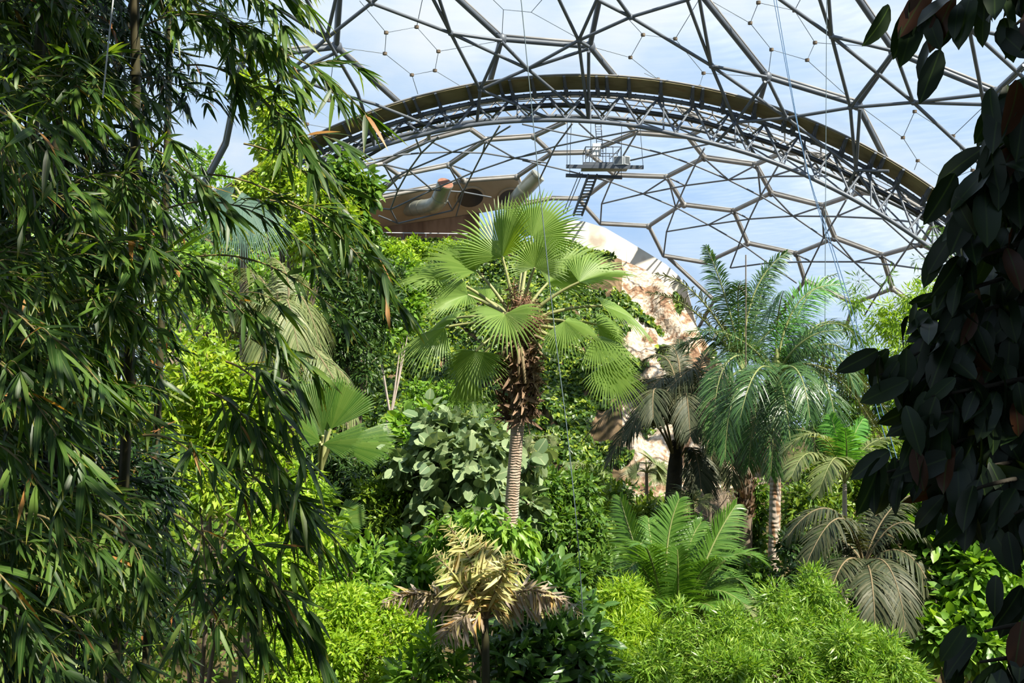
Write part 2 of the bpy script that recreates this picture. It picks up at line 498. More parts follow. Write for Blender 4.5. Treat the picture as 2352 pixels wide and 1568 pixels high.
gx, gy = np.meshgrid(np.linspace(-45, 45, 91), np.linspace(-6, 72, 79), indexing='xy')
G = np.stack([gx, gy, ground_z(gx, gy)], -1)
mb = MB(); grid_mesh(mb, G)
o = mb.build('floor', M['soil'], origin=(0, 0, 0))
tag(o, 'dark planted soil floor of the glasshouse under all the shrubs', 'floor', kind='structure')


def lerp_px(tab, x):
    tab = np.array(tab, float)
    return np.interp(x, tab[:, 0], tab[:, 1])


CL_TOP = [(380, 520), (700, 540), (860, 548), (1080, 556), (1300, 560), (1400, 585), (1480, 618), (1540, 655), (1580, 720), (1625, 790), (1690, 880), (1760, 1000)]
CL_YT = [(380, 60), (1080, 60), (1300, 59), (1480, 57), (1580, 53), (1690, 48), (1760, 45)]
CL_YB = [(380, 42), (1300, 40), (1600, 39.5), (1760, 43)]
na, nb = 130, 64
pxs = np.linspace(380, 1760, na)
vs = np.linspace(0, 1, nb)
PXg, Vg = np.meshgrid(pxs, vs, indexing='ij')
yt, yb, pt = lerp_px(CL_YT, PXg), lerp_px(CL_YB, PXg), lerp_px(CL_TOP, PXg)
Yg = yb + (yt - yb) * Vg
z0 = ground_z((PXg - 1176) / F * yb, yb) - .4
zt = CZ + (784 - pt) / F * yt
Zg = z0 + (zt - z0) * np.clip(Vg * 1.0, 0, 1) ** .85
Xg = (PXg - 1176) / F * Yg
# lumps of the rock face
bump = (np.sin(PXg * .021 + Vg * 5) * np.cos(Vg * 9 + PXg * .013) * .55 + np.sin(PXg * .06 + Vg * 13 + np.sin(PXg * .03)) * np.sin(Vg * 23 - PXg * .04) * .30
        + np.sin(PXg * .17 + Vg * 41) * np.cos(Vg * 57 + PXg * .11) * .14)
fade = np.clip(Vg * 6, 0, 1) * np.clip((1 - Vg) * 8, 0, 1)
Yg = Yg - bump * fade
Zg = Zg + bump * .5 * fade
CLIFF = np.stack([Xg, Yg, Zg], -1)
ext = CLIFF[:, -1:, :].copy(); ext[..., 1] += 6; ext[..., 2] += .2
CG = np.concatenate([CLIFF, ext], 1)
ki = int(np.searchsorted(pxs, 1425))
mb = MB(); grid_mesh(mb, CG[:ki + 1], 1); grid_mesh(mb, CG[ki:], 0)
o = mb.build('cliff', [M['rock'], M['cliffsoil']])
tag(o, 'pale rocky cliff face patched with brown dead roots behind the palms', 'cliff', kind='structure')

# concrete wall curving along the top of the cliff
top = [(1290, 505), (1340, 508), (1390, 523), (1440, 552), (1490, 582), (1530, 607), (1560, 634), (1578, 662), (1588, 700), (1600, 745), (1612, 790)]
yw = [61.5, 61, 60.5, 60, 59, 58.2, 57.6, 57, 56.5, 56, 55.5]
mb = MB()
T_ = np.array([P(a, b, y) for (a, b), y in zip(top, yw)])
B_ = T_.copy(); B_[:, 2] = np.minimum(T_[:, 2] - 1.2, 9.5)
nx_ = np.array([0, 1.2, 0.])
loop = np.stack([B_, T_, T_ + nx_, B_ + nx_], 1)
grid_mesh(mb, loop)
mb.add(np.concatenate([loop[0], loop[-1]]), [[0, 1, 2, 3], [7, 6, 5, 4]])
o = mb.build('wall_right', M['concrete'], smooth=True)
tag(o, 'pale stained concrete wall curving along the cliff top', 'wall', kind='structure')

# ivy over the left and middle of the cliff
r = rng_of('ivy')
NI = 150000
ii = r.integers(0, na - 1, NI); jj = r.integers(0, nb - 1, NI)
fa, fb = r.random(NI)[:, None], r.random(NI)[:, None]
pp = (CLIFF[ii, jj] * (1 - fa) + CLIFF[ii + 1, jj] * fa) * (1 - fb) + (CLIFF[ii, jj + 1] * (1 - fa) + CLIFF[ii + 1, jj + 1] * fa) * fb
pxx = pxs[ii] + (pxs[1] - pxs[0]) * fa[:, 0]
lim = 1445 + 50 * np.sin(jj * .33) + 35 * np.sin(jj * .9 + 1) - 90 * (vs[jj] > .72) - 60 * (vs[jj] < .25)
holes = np.sin(pp[:, 0] * 1.9 + np.sin(pp[:, 2] * 1.3) * 2) * np.sin(pp[:, 2] * 1.7 + pp[:, 0] * .8)
keep = (pxx < lim) & (holes < .86)
keep |= (pxx >= lim) & (pxx < 1640) & (np.sin(pp[:, 0] * 2.2 + 1) * np.sin(pp[:, 2] * 1.1 + 2) > .80) & (r.random(NI) < .5)
keep &= (pxx > 820) | (r.random(NI) < .4)
pp = pp[keep]
n = len(pp)
nh = nrm(np.array([0, -.55, .75]) + r.normal(0, .38, (n, 3)))
d = nrm(np.array([0, -.35, -.75]) + r.normal(0, .55, (n, 3)))
puff = .12 + .34 * (.5 + .5 * np.sin(pp[:, 0] * 3.1) * np.sin(pp[:, 2] * 2.7 + pp[:, 0])) * r.random(n)
mb = MB()
leaves(mb, T_SMALL, pp + np.array([0, -.6, .55]) * puff[:, None], d, nh, r.uniform(.17, .32, n), r.uniform(.14, .25, n))
o = mb.build('ivy', M['ivy'])
tag(o, 'dense small-leaved ivy covering the cliff face behind the tall fan palm', 'ivy', kind='stuff')

# low ground cover
r = rng_of('cover')
n = 26000
yy = 9 + 33 * r.random(n) ** .8
xx = (r.random(n) * 2700 - 200 - 1176) / F * yy
pp = np.stack([xx, yy, ground_z(xx, yy) + r.uniform(.02, .7, n) * (.5 + .5 * np.sin(xx * 2.1) * np.sin(yy * 1.7))], -1)
mb = MB()
leaves(mb, T_SMALL, pp, nrm(r.normal(0, 1, (n, 3)) + [0, -.3, .2]), nrm(r.normal(0, .5, (n, 3)) + UP), r.uniform(.14, .30, n), r.uniform(.07, .14, n))
o = mb.build('ground_foliage', M['mid'])
tag(o, 'low green ground-cover foliage on the soil between the shrubs', 'ground cover', kind='stuff')

# ------------------------------------------------------------------ the two domes
SF = (np.array([2.69, 23.3, CZ - 13.83]), 29.6)
SR = (np.array([2.69, 50.0, CZ - 13.83]), 26.4)


def on(sph, px, py, inset=0.):
    """Where the ray through that place of the photograph meets the far side of a dome."""
    C, R = sph
    R = R - inset
    d = np.array([(px - 1176) / F, 1., (784 - py) / F])
    oc = np.array([0, 0, CZ]) - C
    a = d @ d; b = 2 * d @ oc; c = oc @ oc - R * R
    t = (-b + math.sqrt(max(b * b - 4 * a * c, 0))) / (2 * a)
    return np.array([0, 0, CZ]) + t * d


def members(mb, sph, lines, rad, inset, gutter=0.):
    for ln in lines:
        pts = [on(sph, x, y, inset) for x, y in ln]
        for a, b in zip(pts[:-1], pts[1:]):
            tube(mb, [a, b], rad, 8)
            if gutter:
                out = nrm((a + b) / 2 - sph[0])
                beam(mb, a + out * (rad + gutter * .7), b + out * (rad + gutter * .7), gutter * 1.7, gutter * .8, out, 1)


def balls(mb, sph, pts, rad, inset):
    for x, y in pts:
        c = on(sph, x, y, inset)
        tube(mb, [c + UP * rad * k for k in (-1, -.7, 0, .7, 1)], [rad * .3, rad * .8, rad, rad * .8, rad * .3], 8)


def cushion(parent, sph, poly, bulge):
    C = sph[0]
    pts = np.array([on(sph, x, y) for x, y in poly])
    ed = []
    for a, b in zip(pts, np.roll(pts, -1, 0)):
        for t in (0, .25, .5, .75):
            ed.append(a * (1 - t) + b * t)
    ed = np.array(ed)
    c = pts.mean(0)
    out = nrm(c - C)
    ts = [1, .85, .65, .4, .15]
    V = np.concatenate([c + (ed - c) * t + out * (bulge * (1 - t * t) + .12) for t in ts] + [[c + out * (bulge + .12)]])
    k = len(ed)
    fc = []
    for i in range(len(ts) - 1):
        for j in range(k):
            fc.append([i * k + j, i * k + (j + 1) % k, (i + 1) * k + (j + 1) % k, (i + 1) * k + j])
    for j in range(k):
        fc.append([(len(ts) - 1) * k + j, (len(ts) - 1) * k + (j + 1) % k, len(V) - 1])
    m = MB(); m.add(V, fc)
    m.build('foil_cushion', M['etfe'], parent)


Aup, Bul, Cup, Dul, Ful = (788, -130), (1000, -50), (1395, -90), (1560, -75), (1925, -70)
front_outer = [
    [Aup, (773, 108)], [(773, 108), (560, 132)], [(773, 108), (925, 245)],
    [Bul, (1152, 90)], [(1152, 90), (1355, 107)], [(1152, 90), (1120, 212)],
    [(1355, 107), Cup], [(1355, 107), (1434, 205)],
    [Dul, (1761, 177)], [(1761, 177), (1969, 240)], [(1761, 177), (1734, 272)],
    [(1969, 240), (2054, 119)], [(1969, 240), (2045, 390)], [(2054, 119), Ful], [(2054, 119), (2287, 214)],
    [(2287, 214), (2440, 70)], [(2287, 214), (2420, 400)], [(560, 132), (420, 40)], [(560, 132), (520, 330), (440, 480)]]
front_inner = [
    [(702, -4), (750, 88)], [(640, 20), (750, 88)], [(750, 88), (853, 7)], [(853, 7), (780, -60)], [(853, 7), (930, -60)], [(750, 88), (773, -10)],
    [(750, 88), (663, 167), (600, 215)], [(750, 88), (821, 211), (862, 340)], [(773, 120), (663, 172)], [(663, 172), (775, 215), (858, 238), (1010, 298)],
    [(853, 7), (1035, 76)], [(1035, 76), (965, -60)], [(1035, 76), (1003, -20)], [(1035, 76), (1212, 158)], [(1035, 76), (1152, 93)], [(1035, 76), (1103, 206)],
    [(1103, 206), (1212, 158)], [(1212, 158), (1329, 93)], [(1212, 158), (1352, 277)], [(1212, 158), (1152, 96)], [(1212, 158), (1352, 112)], [(1103, 206), (1262, 272)],
    [(1103, 206), (1095, 286)], [(1103, 206), (1152, 96)], [(1329, 93), (1352, 277)], [(1352, 277), (1352, 118)], [(1329, 93), (1275, -20)], [(1329, 93), (1449, 39)], [(1329, 93), (1375, -10)], [(1329, 93), (1352, 107)],
    [(1449, 39), (1369, -2)], [(1449, 39), (1415, -8)], [(1449, 39), (1578, 0), (1640, -30)], [(1449, 39), (1634, 151)],
    [(1634, 151), (1576, -6)], [(1634, 151), (1606, -4)], [(1634, 151), (1761, 177)], [(1634, 151), (1689, 281)], [(1634, 151), (1807, 271)],
    [(1689, 281), (1758, 188)], [(1689, 281), (1807, 271)], [(1689, 281), (1643, 330)], [(1689, 281), (1735, 358)], [(1807, 271), (1765, 185)], [(1807, 271), (1953, 247)], [(1807, 271), (1966, 391)],
    [(1910, 83), (1785, -6)], [(1910, 83), (1880, -10)], [(1910, 83), (1903, -10)], [(1910, 83), (2052, 117)], [(1910, 83), (2098, 235)], [(1910, 83), (1953, 247)],
    [(1953, 247), (2050, 122)], [(1953, 247), (2098, 235)], [(1953, 247), (1966, 391)], [(1966, 391), (1975, 250)], [(1966, 391), (2038, 500)], [(1966, 391), (1938, 445)], [(1966, 391), (2042, 393)],
    [(2098, 235), (2058, 125)], [(2098, 235), (2285, 214)], [(2098, 235), (2260, 240)], [(2098, 235), (2246, 372), (2330, 460)],
    [(2260, 240), (2226, 65)], [(2260, 240), (2352, 150)], [(2260, 240), (2272, 420)], [(2260, 240), (2400, 250)], [(2226, 65), (2352, 92)], [(2226, 65), (2380, 205)], [(2226, 65), (2150, -20)], [(2226, 65), (2300, -40)]]
ties = [
    [(887, 75), (957, 62), (1007, 118), (999, 162), (946, 172), (884, 123), (887, 75)], [(887, 75), (826, 2)], [(957, 62), (972, -10)], [(1007, 118), (1148, 94)], [(999, 162), (1062, 200)], [(946, 172), (960, 216)], [(884, 123), (775, 108)],
    [(1156, 22), (1220, 28), (1262, -20)], [(1156, 22), (1125, -8)], [(1156, 22), (1153, 88)], [(1220, 28), (1350, 100)],
    [(1477, 80), (1551, 89), (1616, 168), (1606, 199), (1511, 182), (1448, 132), (1477, 80)], [(1477, 80), (1440, 40)], [(1551, 89), (1605, 0)], [(1616, 168), (1755, 177)], [(1606, 199), (1640, 222)], [(1511, 182), (1480, 168)], [(1448, 132), (1358, 107)],
    [(1742, 6), (1723, 53), (1772, 114), (1854, 138), (1872, 98), (1825, 24), (1742, 6)], [(1723, 53), (1630, 0)], [(1772, 114), (1765, 172)], [(1854, 138), (1965, 238)], [(1872, 98), (2050, 110)], [(1825, 24), (1842, -8)],
    [(2101, 256), (2074, 316), (2108, 369), (2172, 415), (2234, 391), (2189, 312), (2101, 256)], [(2074, 316), (1975, 243)], [(2108, 369), (2100, 390)], [(2189, 312), (2285, 220)], [(2234, 391), (2300, 380)], [(2172, 415), (2192, 445)],
    [(690, 233), (755, 231), (820, 275), (790, 300), (705, 285), (690, 233)], [(690, 233), (590, 150)], [(755, 231), (768, 115)], [(705, 285), (675, 300)]]
front_cush = [
    [(773, 108), Aup, Bul, (1152, 90), (1120, 200), (925, 236)], [(1152, 90), Bul, (1180, -160), Cup, (1355, 107)], [(1152, 90), (1355, 107), (1432, 182), (1120, 186)],
    [(1355, 107), Cup, Dul, (1761, 177), (1734, 238), (1432, 182)], [(1761, 177), Dul, (1740, -170), Ful, (2054, 119), (1969, 240)], [(1761, 177), (1969, 240), (2040, 370), (1734, 238)],
    [(1969, 240), (2054, 119), (2287, 214), (2420, 400), (2330, 600), (2040, 370)], [(2054, 119), Ful, (2150, -160), (2440, -120), (2440, 70), (2287, 214)],
    [(2287, 214), (2440, 70), (2620, 160), (2620, 420), (2420, 400)], [(773, 108), (560, 132), (520, 330), (690, 345), (925, 236)],
    [(773, 108), (560, 132), (420, 40), (430, -110), (640, -190), Aup], [(560, 132), (420, 40), (230, 80), (200, 300), (400, 400), (520, 330)]]
root = thing('ceiling_front', (2.69, 40, CZ + 10), 'nearer transparent dome roof of large hexagon cushions and steel tubes', 'roof', kind='structure')
mb = MB(); members(mb, SF, front_outer, .105, 0, .09); balls(mb, SF, [(773, 108), (1152, 90), (1355, 107), (1761, 177), (1969, 240), (2054, 119), (2287, 214)], .22, 0)
mb.build('hexagon_frame', [M['steel'], M['steel_warm']], root)
mb = MB(); members(mb, SF, front_inner, .066, .9); balls(mb, SF, [(750, 88), (853, 7), (1035, 76), (1212, 158), (1329, 93), (1449, 39), (1634, 151), (1689, 281), (1807, 271), (1910, 83), (1953, 247), (2098, 235), (2260, 240), (2226, 65), (1103, 206), (1966, 391)], .11, .9)
mb.build('inner_lattice', M['steel'], root)
mb = MB()
for ln in ties:
    tube(mb, [on(SF, x, y, -.1) for x, y in ln], .014, 5)
    for x, y in ln[:-1] if len(ln) > 3 else []:
        c = on(SF, x, y, -.1)
        tube(mb, [c - UP * .05, c + UP * .05], .085, 8, 1)
mb.build('tie_cable', [M['cable'], M['bark']], root)
for poly in front_cush:
    cushion(root, SF, poly, .5)

rear_outer = [
    [(1618, 363), (1735, 379), (1771, 444), (1685, 485), (1571, 471), (1531, 407), (1618, 363)], [(1771, 444), (1887, 473), (1917, 547), (1829, 583), (1717, 559), (1685, 485)],
    [(1887, 473), (1977, 442), (2075, 455), (2150, 500), (2116, 561), (2025, 587), (1917, 547)], [(1735, 379), (1800, 350), (1890, 360), (1977, 442)], [(2025, 587), (2049, 663), (1961, 697), (1848, 645), (1829, 583)],
    [(2116, 561), (2215, 610)], [(2049, 663), (2140, 730)], [(1226, 314), (1267, 353), (1351, 351), (1460, 306), (1580, 315), (1618, 363)], [(1580, 315), (1631, 288), (1560, 250)], [(1351, 351), (1412, 403), (1531, 407)],
    [(1412, 403), (1356, 446), (1328, 457), (1267, 456), (1200, 470)], [(1328, 457), (1379, 514), (1490, 520), (1566, 470)], [(1490, 520), (1524, 588)], [(1267, 353), (1187, 407), (1066, 416), (1031, 380), (1115, 322), (1226, 314)],
    [(1115, 322), (1080, 297)], [(1031, 380), (917, 403), (879, 376), (985, 322), (1080, 297)], [(917, 403), (861, 456), (800, 478)], [(879, 376), (790, 390), (700, 440)], [(1226, 314), (1300, 280)], [(1460, 306), (1440, 285)],
    [(1566, 470), (1571, 471)], [(1524, 588), (1620, 604), (1717, 559)], [(1535, 592), (1640, 690), (1700, 660), (1730, 700)], [(1640, 690), (1600, 760)], [(1848, 645), (1780, 740)], [(1961, 697), (1940, 760)], [(985, 322), (985, 290)], [(1066, 416), (861, 456)]]
rear_inner = [
    [(1574, 426), (1673, 413), (1773, 405), (1900, 404)], [(1673, 413), (1747, 450), (1821, 496), (1892, 545), (1962, 601), (2025, 659)], [(1530, 532), (1627, 516), (1721, 503), (1821, 496), (1922, 497), (2027, 502), (2101, 510)],
    [(1627, 516), (1699, 557), (1749, 593), (1830, 650)], [(1618, 340), (1596, 380), (1574, 426), (1552, 476), (1531, 532), (1524, 588)], [(1797, 364), (1773, 405), (1747, 450), (1721, 503), (1699, 557), (1677, 615)],
    [(1944, 458), (1922, 497), (1892, 545), (1864, 601), (1842, 650)], [(1679, 615), (1770, 603), (1864, 601), (1962, 601), (2057, 609), (2156, 623)], [(2027, 502), (2091, 559), (2156, 623), (2190, 670)], [(2120, 520), (2091, 559), (2057, 609), (2025, 659), (1985, 725)],
    [(1200, 285), (1284, 303), (1367, 317), (1444, 333), (1520, 352), (1596, 380), (1672, 412)], [(1367, 317), (1276, 336), (1200, 359)], [(1520, 352), (1440, 370), (1403, 418)], [(1367, 317), (1466, 298)], [(1520, 352), (1631, 330), (1720, 325)],
    [(1382, 468), (1477, 445), (1574, 426)], [(1373, 408), (1403, 418), (1477, 445), (1552, 476), (1627, 516)], [(1382, 468), (1403, 418), (1430, 360), (1467, 298)], [(1200, 368), (1312, 394), (1403, 418)], [(1382, 468), (1379, 514)], [(1367, 317), (1330, 283)], [(1276, 336), (1315, 283)], [(1276, 336), (1240, 410)],
    [(818, 374), (903, 357), (968, 351), (1039, 349), (1109, 351), (1182, 363), (1258, 374)], [(818, 391), (903, 357), (1008, 316)], [(857, 434), (939, 391), (1039, 349), (1133, 313), (1173, 289)], [(897, 481), (993, 436), (1086, 396), (1182, 363), (1260, 347)],
    [(840, 437), (914, 436), (993, 436), (1064, 441), (1128, 453)], [(897, 481), (914, 436), (939, 391), (968, 351), (1008, 313)], [(1048, 495), (1064, 441), (1086, 396), (1109, 351), (1149, 287)], [(881, 377), (939, 391), (993, 436)], [(1039, 380), (1086, 396)], [(1115, 325), (1182, 363)],
    [(840, 475), (897, 481)], [(897, 481), (914, 513)], [(870, 495), (914, 513)], [(914, 513), (1039, 483), (1064, 441)], [(1039, 483), (1012, 430)], [(881, 377), (914, 436)], [(1031, 382), (1064, 441)], [(968, 351), (955, 318)], [(1039, 349), (990, 325)], [(1115, 325), (1109, 351)],
    [(1773, 405), (1850, 380)], [(1922, 497), (1985, 470)], [(1574, 426), (1540, 410)], [(1477, 445), (1531, 410)], [(1627, 516), (1683, 488)], [(1721, 503), (1690, 487)], [(1673, 413), (1733, 381)], [(1673, 413), (1620, 366)], [(1821, 496), (1884, 475)], [(1821, 496), (1773, 446)], [(1892, 545), (1915, 548)], [(1892, 545), (1888, 476)], [(1962, 601), (1919, 549)], [(1962, 601), (2022, 588)], [(1864, 601), (1831, 585)], [(2057, 609), (2028, 589)], [(2091, 559), (2112, 562)], [(1747, 450), (1740, 382)], [(1552, 476), (1535, 410)]]
rear_cush = [
    [(1618, 363), (1735, 379), (1771, 444), (1685, 485), (1571, 471), (1531, 407)], [(1771, 444), (1887, 473), (1917, 547), (1829, 583), (1717, 559), (1685, 485)],
    [(1887, 473), (1977, 442), (2075, 455), (2150, 500), (2116, 561), (2025, 587), (1917, 547)], [(1735, 379), (1800, 350), (1890, 360), (1977, 442), (1887, 473), (1771, 444)],
    [(1460, 306), (1580, 315), (1618, 363), (1531, 407), (1412, 403), (1351, 351)], [(1412, 403), (1531, 407), (1571, 471), (1490, 520), (1379, 514), (1328, 457)],
    [(1226, 314), (1267, 353), (1351, 351), (1460, 306), (1440, 265), (1300, 262)], [(1267, 353), (1351, 351), (1412, 403), (1328, 457), (1200, 462), (1187, 407)],
    [(1115, 322), (1226, 314), (1267, 353), (1187, 407), (1066, 416), (1031, 380)], [(1080, 297), (1115, 322), (1031, 380), (917, 403), (879, 376), (985, 315)],
    [(1571, 471), (1685, 485), (1717, 559), (1620, 604), (1524, 588), (1490, 520)], [(1717, 559), (1829, 583), (1848, 645), (1780, 740), (1700, 680), (1620, 604)],
    [(1829, 583), (1917, 547), (2025, 587), (2049, 663), (1961, 697), (1848, 645)], [(1580, 315), (1631, 288), (1760, 310), (1800, 350), (1735, 379), (1618, 363)],
    [(2025, 587), (2116, 561), (2215, 610), (2230, 720), (2140, 730), (2049, 663)], [(879, 376), (917, 403), (861, 456), (760, 520), (690, 440), (790, 385)], [(1031, 380), (1066, 416), (861, 456), (917, 403)],
    [(1848, 645), (1961, 697), (1940, 790), (1850, 830), (1780, 740)], [(1961, 697), (2049, 663), (2140, 730), (2120, 830), (1940, 790)], [(1524, 588), (1620, 604), (1700, 680), (1640, 690)], [(1640, 690), (1700, 680), (1780, 740), (1850, 830), (1700, 850), (1610, 790)]]
root = thing('ceiling_rear', (2.69, 60, CZ + 6), 'farther transparent dome roof of hexagon cushions seen below the arch', 'roof', kind='structure')
mb = MB(); members(mb, SR, rear_outer, .115, 0, .07)
balls(mb, SR, [p for ln in rear_outer[:6] for p in ln] + [(1351, 351), (1412, 403), (1187, 407), (1066, 416), (1031, 380), (917, 403), (1115, 322), (1226, 314), (1490, 520)], .2, 0)
mb.build('hexagon_frame', [M['steel_warm'], M['steel_warm']], root)
mb = MB(); members(mb, SR, rear_inner, .05, .8)
mb.build('inner_lattice', M['steel'], root)
for poly in rear_cush:
    cushion(root, SR, poly, .4)

# ------------------------------------------------------------------ the arch between the domes
AY = 40.0
root = thing('arch_truss', (2.69, AY, CZ + 10.5), 'wide steel lattice arch with a weathered board edge between the two domes', 'arch', kind='structure')


def arc(R, phi, Y):
    p = np.radians(phi)
    return np.array([P(1330 + R * math.sin(a), 1575 - R * math.cos(a), Y) for a in np.atleast_1d(p)])


ph = np.linspace(-36, 50, 90)
mb = MB()
e = [arc(1403, ph, AY - .75), arc(1400, ph, AY - .80), arc(1369, ph, AY + .15), arc(1372, ph, AY + .2)]
grid_mesh(mb, np.stack(e + [e[0]], 1))
mb.build('edge_board', M['fascia'], root, smooth=False)
mb = MB()
tube(mb, arc(1404, ph, AY - .78), .035, 6)
mb.build('edge_rim', M['steel_warm'], root)
mb = MB()
tube(mb, arc(1360, ph, AY), .085, 10)
for p in np.arange(-36, 50, .9):
    a = arc(1360, [p, p + .13], AY); tube(mb, a, .1, 10)
mb.build('top_chord', M['steel'], root)
mb = MB()
for i, p in enumerate(np.arange(-35, 50, 3.05)):
    for dp in ((0, .95) if i % 3 == 0 else (0,)):
        a, b = arc(1402, [p + dp], AY - .80)[0], arc(1357, [p + dp + .25], AY - .1)[0]
        beam(mb, a, b, .10, .20, np.array([0, -1., 0]))
        m_ = (a + b) / 2
        beam(mb, a * .4 + b * .6, b, .14, .26, np.array([0, -1., 0]))
mb.build('bracket', M['darksteel'], root, smooth=False)
fb_px = [(560, 525), (640, 455), (717, 402), (790, 368), (858, 340), (940, 316), (1014, 299), (1100, 284), (1190, 277), (1279, 275), (1354, 278), (1448, 286), (1530, 303), (1600, 320), (1668, 337), (1736, 357), (1843, 398), (1938, 445), (2038, 500), (2140, 570), (2260, 665), (2380, 775)]
bb_px = [(600, 470), (700, 400), (790, 355), (860, 327), (1010, 289), (1100, 277), (1190, 270), (1270, 266), (1380, 268), (1490, 279), (1550, 288), (1600, 297), (1682, 318), (1781, 348), (1877, 387), (1976, 432), (2102, 490), (2220, 565), (2360, 680)]
dk_px = [(620, 450), (672, 411), (784, 351), (873, 311), (985, 282), (1100, 256), (1189, 246), (1290, 240), (1379, 246), (1502, 261), (1570, 270), (1640, 288), (1736, 318), (1820, 345), (1910, 383), (2000, 429), (2090, 476), (2195, 543), (2320, 640)]


def dense(px, Y, n=80):
    a = np.array(px, float)
    x = np.linspace(a[0, 0], a[-1, 0], n)
    y = np.interp(x, a[:, 0], a[:, 1])
    for _ in range(3):
        y[1:-1] = (y[:-2] + 2 * y[1:-1] + y[2:]) / 4
    return np.array([P(u, v, Y) for u, v in zip(x, y)])


fbp, bbp = dense(fb_px, AY - 1.2), dense(bb_px, AY + 2.2)
mb = MB(); tube(mb, fbp, .085, 10); mb.build('bottom_chord', M['steel'], root)
mb = MB(); tube(mb, bbp, .085, 10); mb.build('bottom_chord', M['steel'], root)
mb = MB(); dkp = dense(dk_px, AY + .3); tube(mb, dkp, .105, 10)
for i in range(3, 78, 3):
    tube(mb, [dkp[i], dkp[i] * .8 + dkp[i + 1] * .2], .14, 10)
mb.build('black_duct', M['black'], root)
mb = MB(); dk2 = dense([(x, y - 13) for x, y in dk_px], AY + .7); tube(mb, dk2, .022, 5)
dk3 = dense([(x, y - 24) for x, y in dk_px], AY + 1.1); tube(mb, dk3, .02, 5)
dk4 = dense([(700, 425), (790, 385), (850, 357), (905, 322)], AY + .4, 14); tube(mb, dk4, .07, 8)
mb.build('side_pipe', M['black'], root)
mb = MB()


def at_x(poly, x):
    return np.array([np.interp(x, poly[:, 0], poly[:, k]) for k in range(3)])


ps = np.arange(-35, 50, 3.55)
tops = arc(1358, ps, AY)
for i in range(len(tops)):
    x = tops[i][0]
    for s_ in (-.78, .78):
        f = at_x(fbp, (x + s_) * (AY - 1.2) / AY); bk = at_x(bbp, (x + s_ * 1.1) * (AY + 2.2) / AY)
        tube(mb, [tops[i], f], .047, 7); tube(mb, [tops[i], bk], .045, 7)
    f = at_x(fbp, (x + .05) * (AY - 1.2) / AY)
    if i % 2 == 0:
        tube(mb, [tops[i] + [.25, 0, 0], f + [.2, 0, 0]], .036, 7)
    b0 = at_x(bbp, (x - .9) * (AY + 2.2) / AY)
    for s_ in (.78,):
        f = at_x(fbp, (x + s_) * (AY - 1.2) / AY)
        tube(mb, [f, b0 + [.0, 0, 0]], .036, 7)
        b1 = at_x(bbp, (x + .9) * (AY + 2.2) / AY)
        tube(mb, [f, b1], .036, 7)
mb.build('web_strut', M['steel'], root)
# second, thinner rear layer of the arch
mb = MB()
up2 = dense([(640, 430), (780, 335), (900, 285), (1010, 258), (1120, 235), (1250, 222), (1360, 220), (1470, 230), (1600, 252), (1720, 290), (1850, 345), (1990, 415), (2130, 495), (2280, 600)], AY + 3.6)
tube(mb, up2, .06, 8)
for i in range(4, 76, 4):
    tube(mb, [up2[i], at_x(bbp, up2[i + 2][0] * (AY + 2.2) / (AY + 3.6))], .034, 6)
    tube(mb, [up2[i], at_x(bbp, up2[i - 2][0] * (AY + 2.2) / (AY + 3.6))], .034, 6)
    tube(mb, [up2[i], arc(1358, [np.degrees(math.asin(np.clip(((up2[i][0] * AY / (AY + 3.6)) / AY * F + 1176 - 1330) / 1358, -1, 1)))], AY)[0]], .034, 6)
mb.build('rear_strut', M['steel_warm'], root)

# ------------------------------------------------------------------ building on the cliff top with its ducts
HY = 63.0
mb = MB()
wt = [P(818, 530, 64.9), P(1040, 499, 64.9), P(1100, 489, 64.9), P(1100, 585, 64.9), P(818, 585, 64.9)]
mb.add(np.array(wt + [p + np.array([0, 1.5, 0]) for p in wt]), [[0, 1, 2, 3, 4], [9, 8, 7, 6, 5]] + [[i, 5 + i, 5 + (i + 1) % 5, (i + 1) % 5] for i in range(5)])
o = mb.build('wall_rear', M['brownwall'], smooth=False)
tag(o, 'water-stained brown wall on the cliff top behind the railing', 'wall', kind='structure')
# sloped cladding with round duct openings
root = thing('duct_housing', P(1000, 540, HY - .3), 'beige sloping duct housing with round openings above the stained brown wall', 'duct housing', kind='structure')
tl, tm, tr_ = P(845, 466, 62.5), P(1066, 416, 62.5), P(1192, 404, 62.8)
bl, bm_, br = P(815, 532, 65.0), P(1040, 500, 65.0), P(1215, 470, 65.0)
mb = MB()
dn = np.array([0, 1.0, .3])
Fp = np.array([[tl, tm, tr_], [bl, bm_, br]])
fr = [tl, tm, tr_, br, bm_, bl]
mb.add(np.array(fr + [p + dn for p in fr]), [[0, 1, 4, 5], [1, 2, 3, 4], [6, 11, 10, 7], [7, 10, 9, 8]] + [[i, (i + 1) % 6, 6 + (i + 1) % 6, 6 + i] for i in range(6)])
mb.build('cladding', M['soffit'], root, smooth=False)
for k, (x, y, rp) in enumerate([(908, 490, 26), (962, 478, 27), (1080, 452, 29), (1172, 452, 26)]):
    A3 = (tl, tm, bl) if x < 1066 else (tm, tr_, bm_)
    fn = nrm(np.cross(A3[1] - A3[0], A3[2] - A3[0]))
    fn = fn if fn[1] < 0 else -fn
    c = P(x, y, 63.6)
    vd = nrm(c - np.array([0, 0, CZ])); t = ((A3[0] - c) @ fn) / (vd @ fn); c = c + vd * t; t = 0
    c = c + fn * t
    rr = rp / F * 65
    mb = MB()
    tube(mb, [c - fn * .02, c + fn * .10], [rr * 1.14, rr * 1.14], 24)
    mb.build('opening_rim', M['soffit'], root)
    mb = MB(); tube(mb, [c + fn * .101, c + fn * .11], [rr, rr], 24)  # flat black disc painted as the shade inside the opening
    mb.build('opening_shade_disc', M['black'], root)


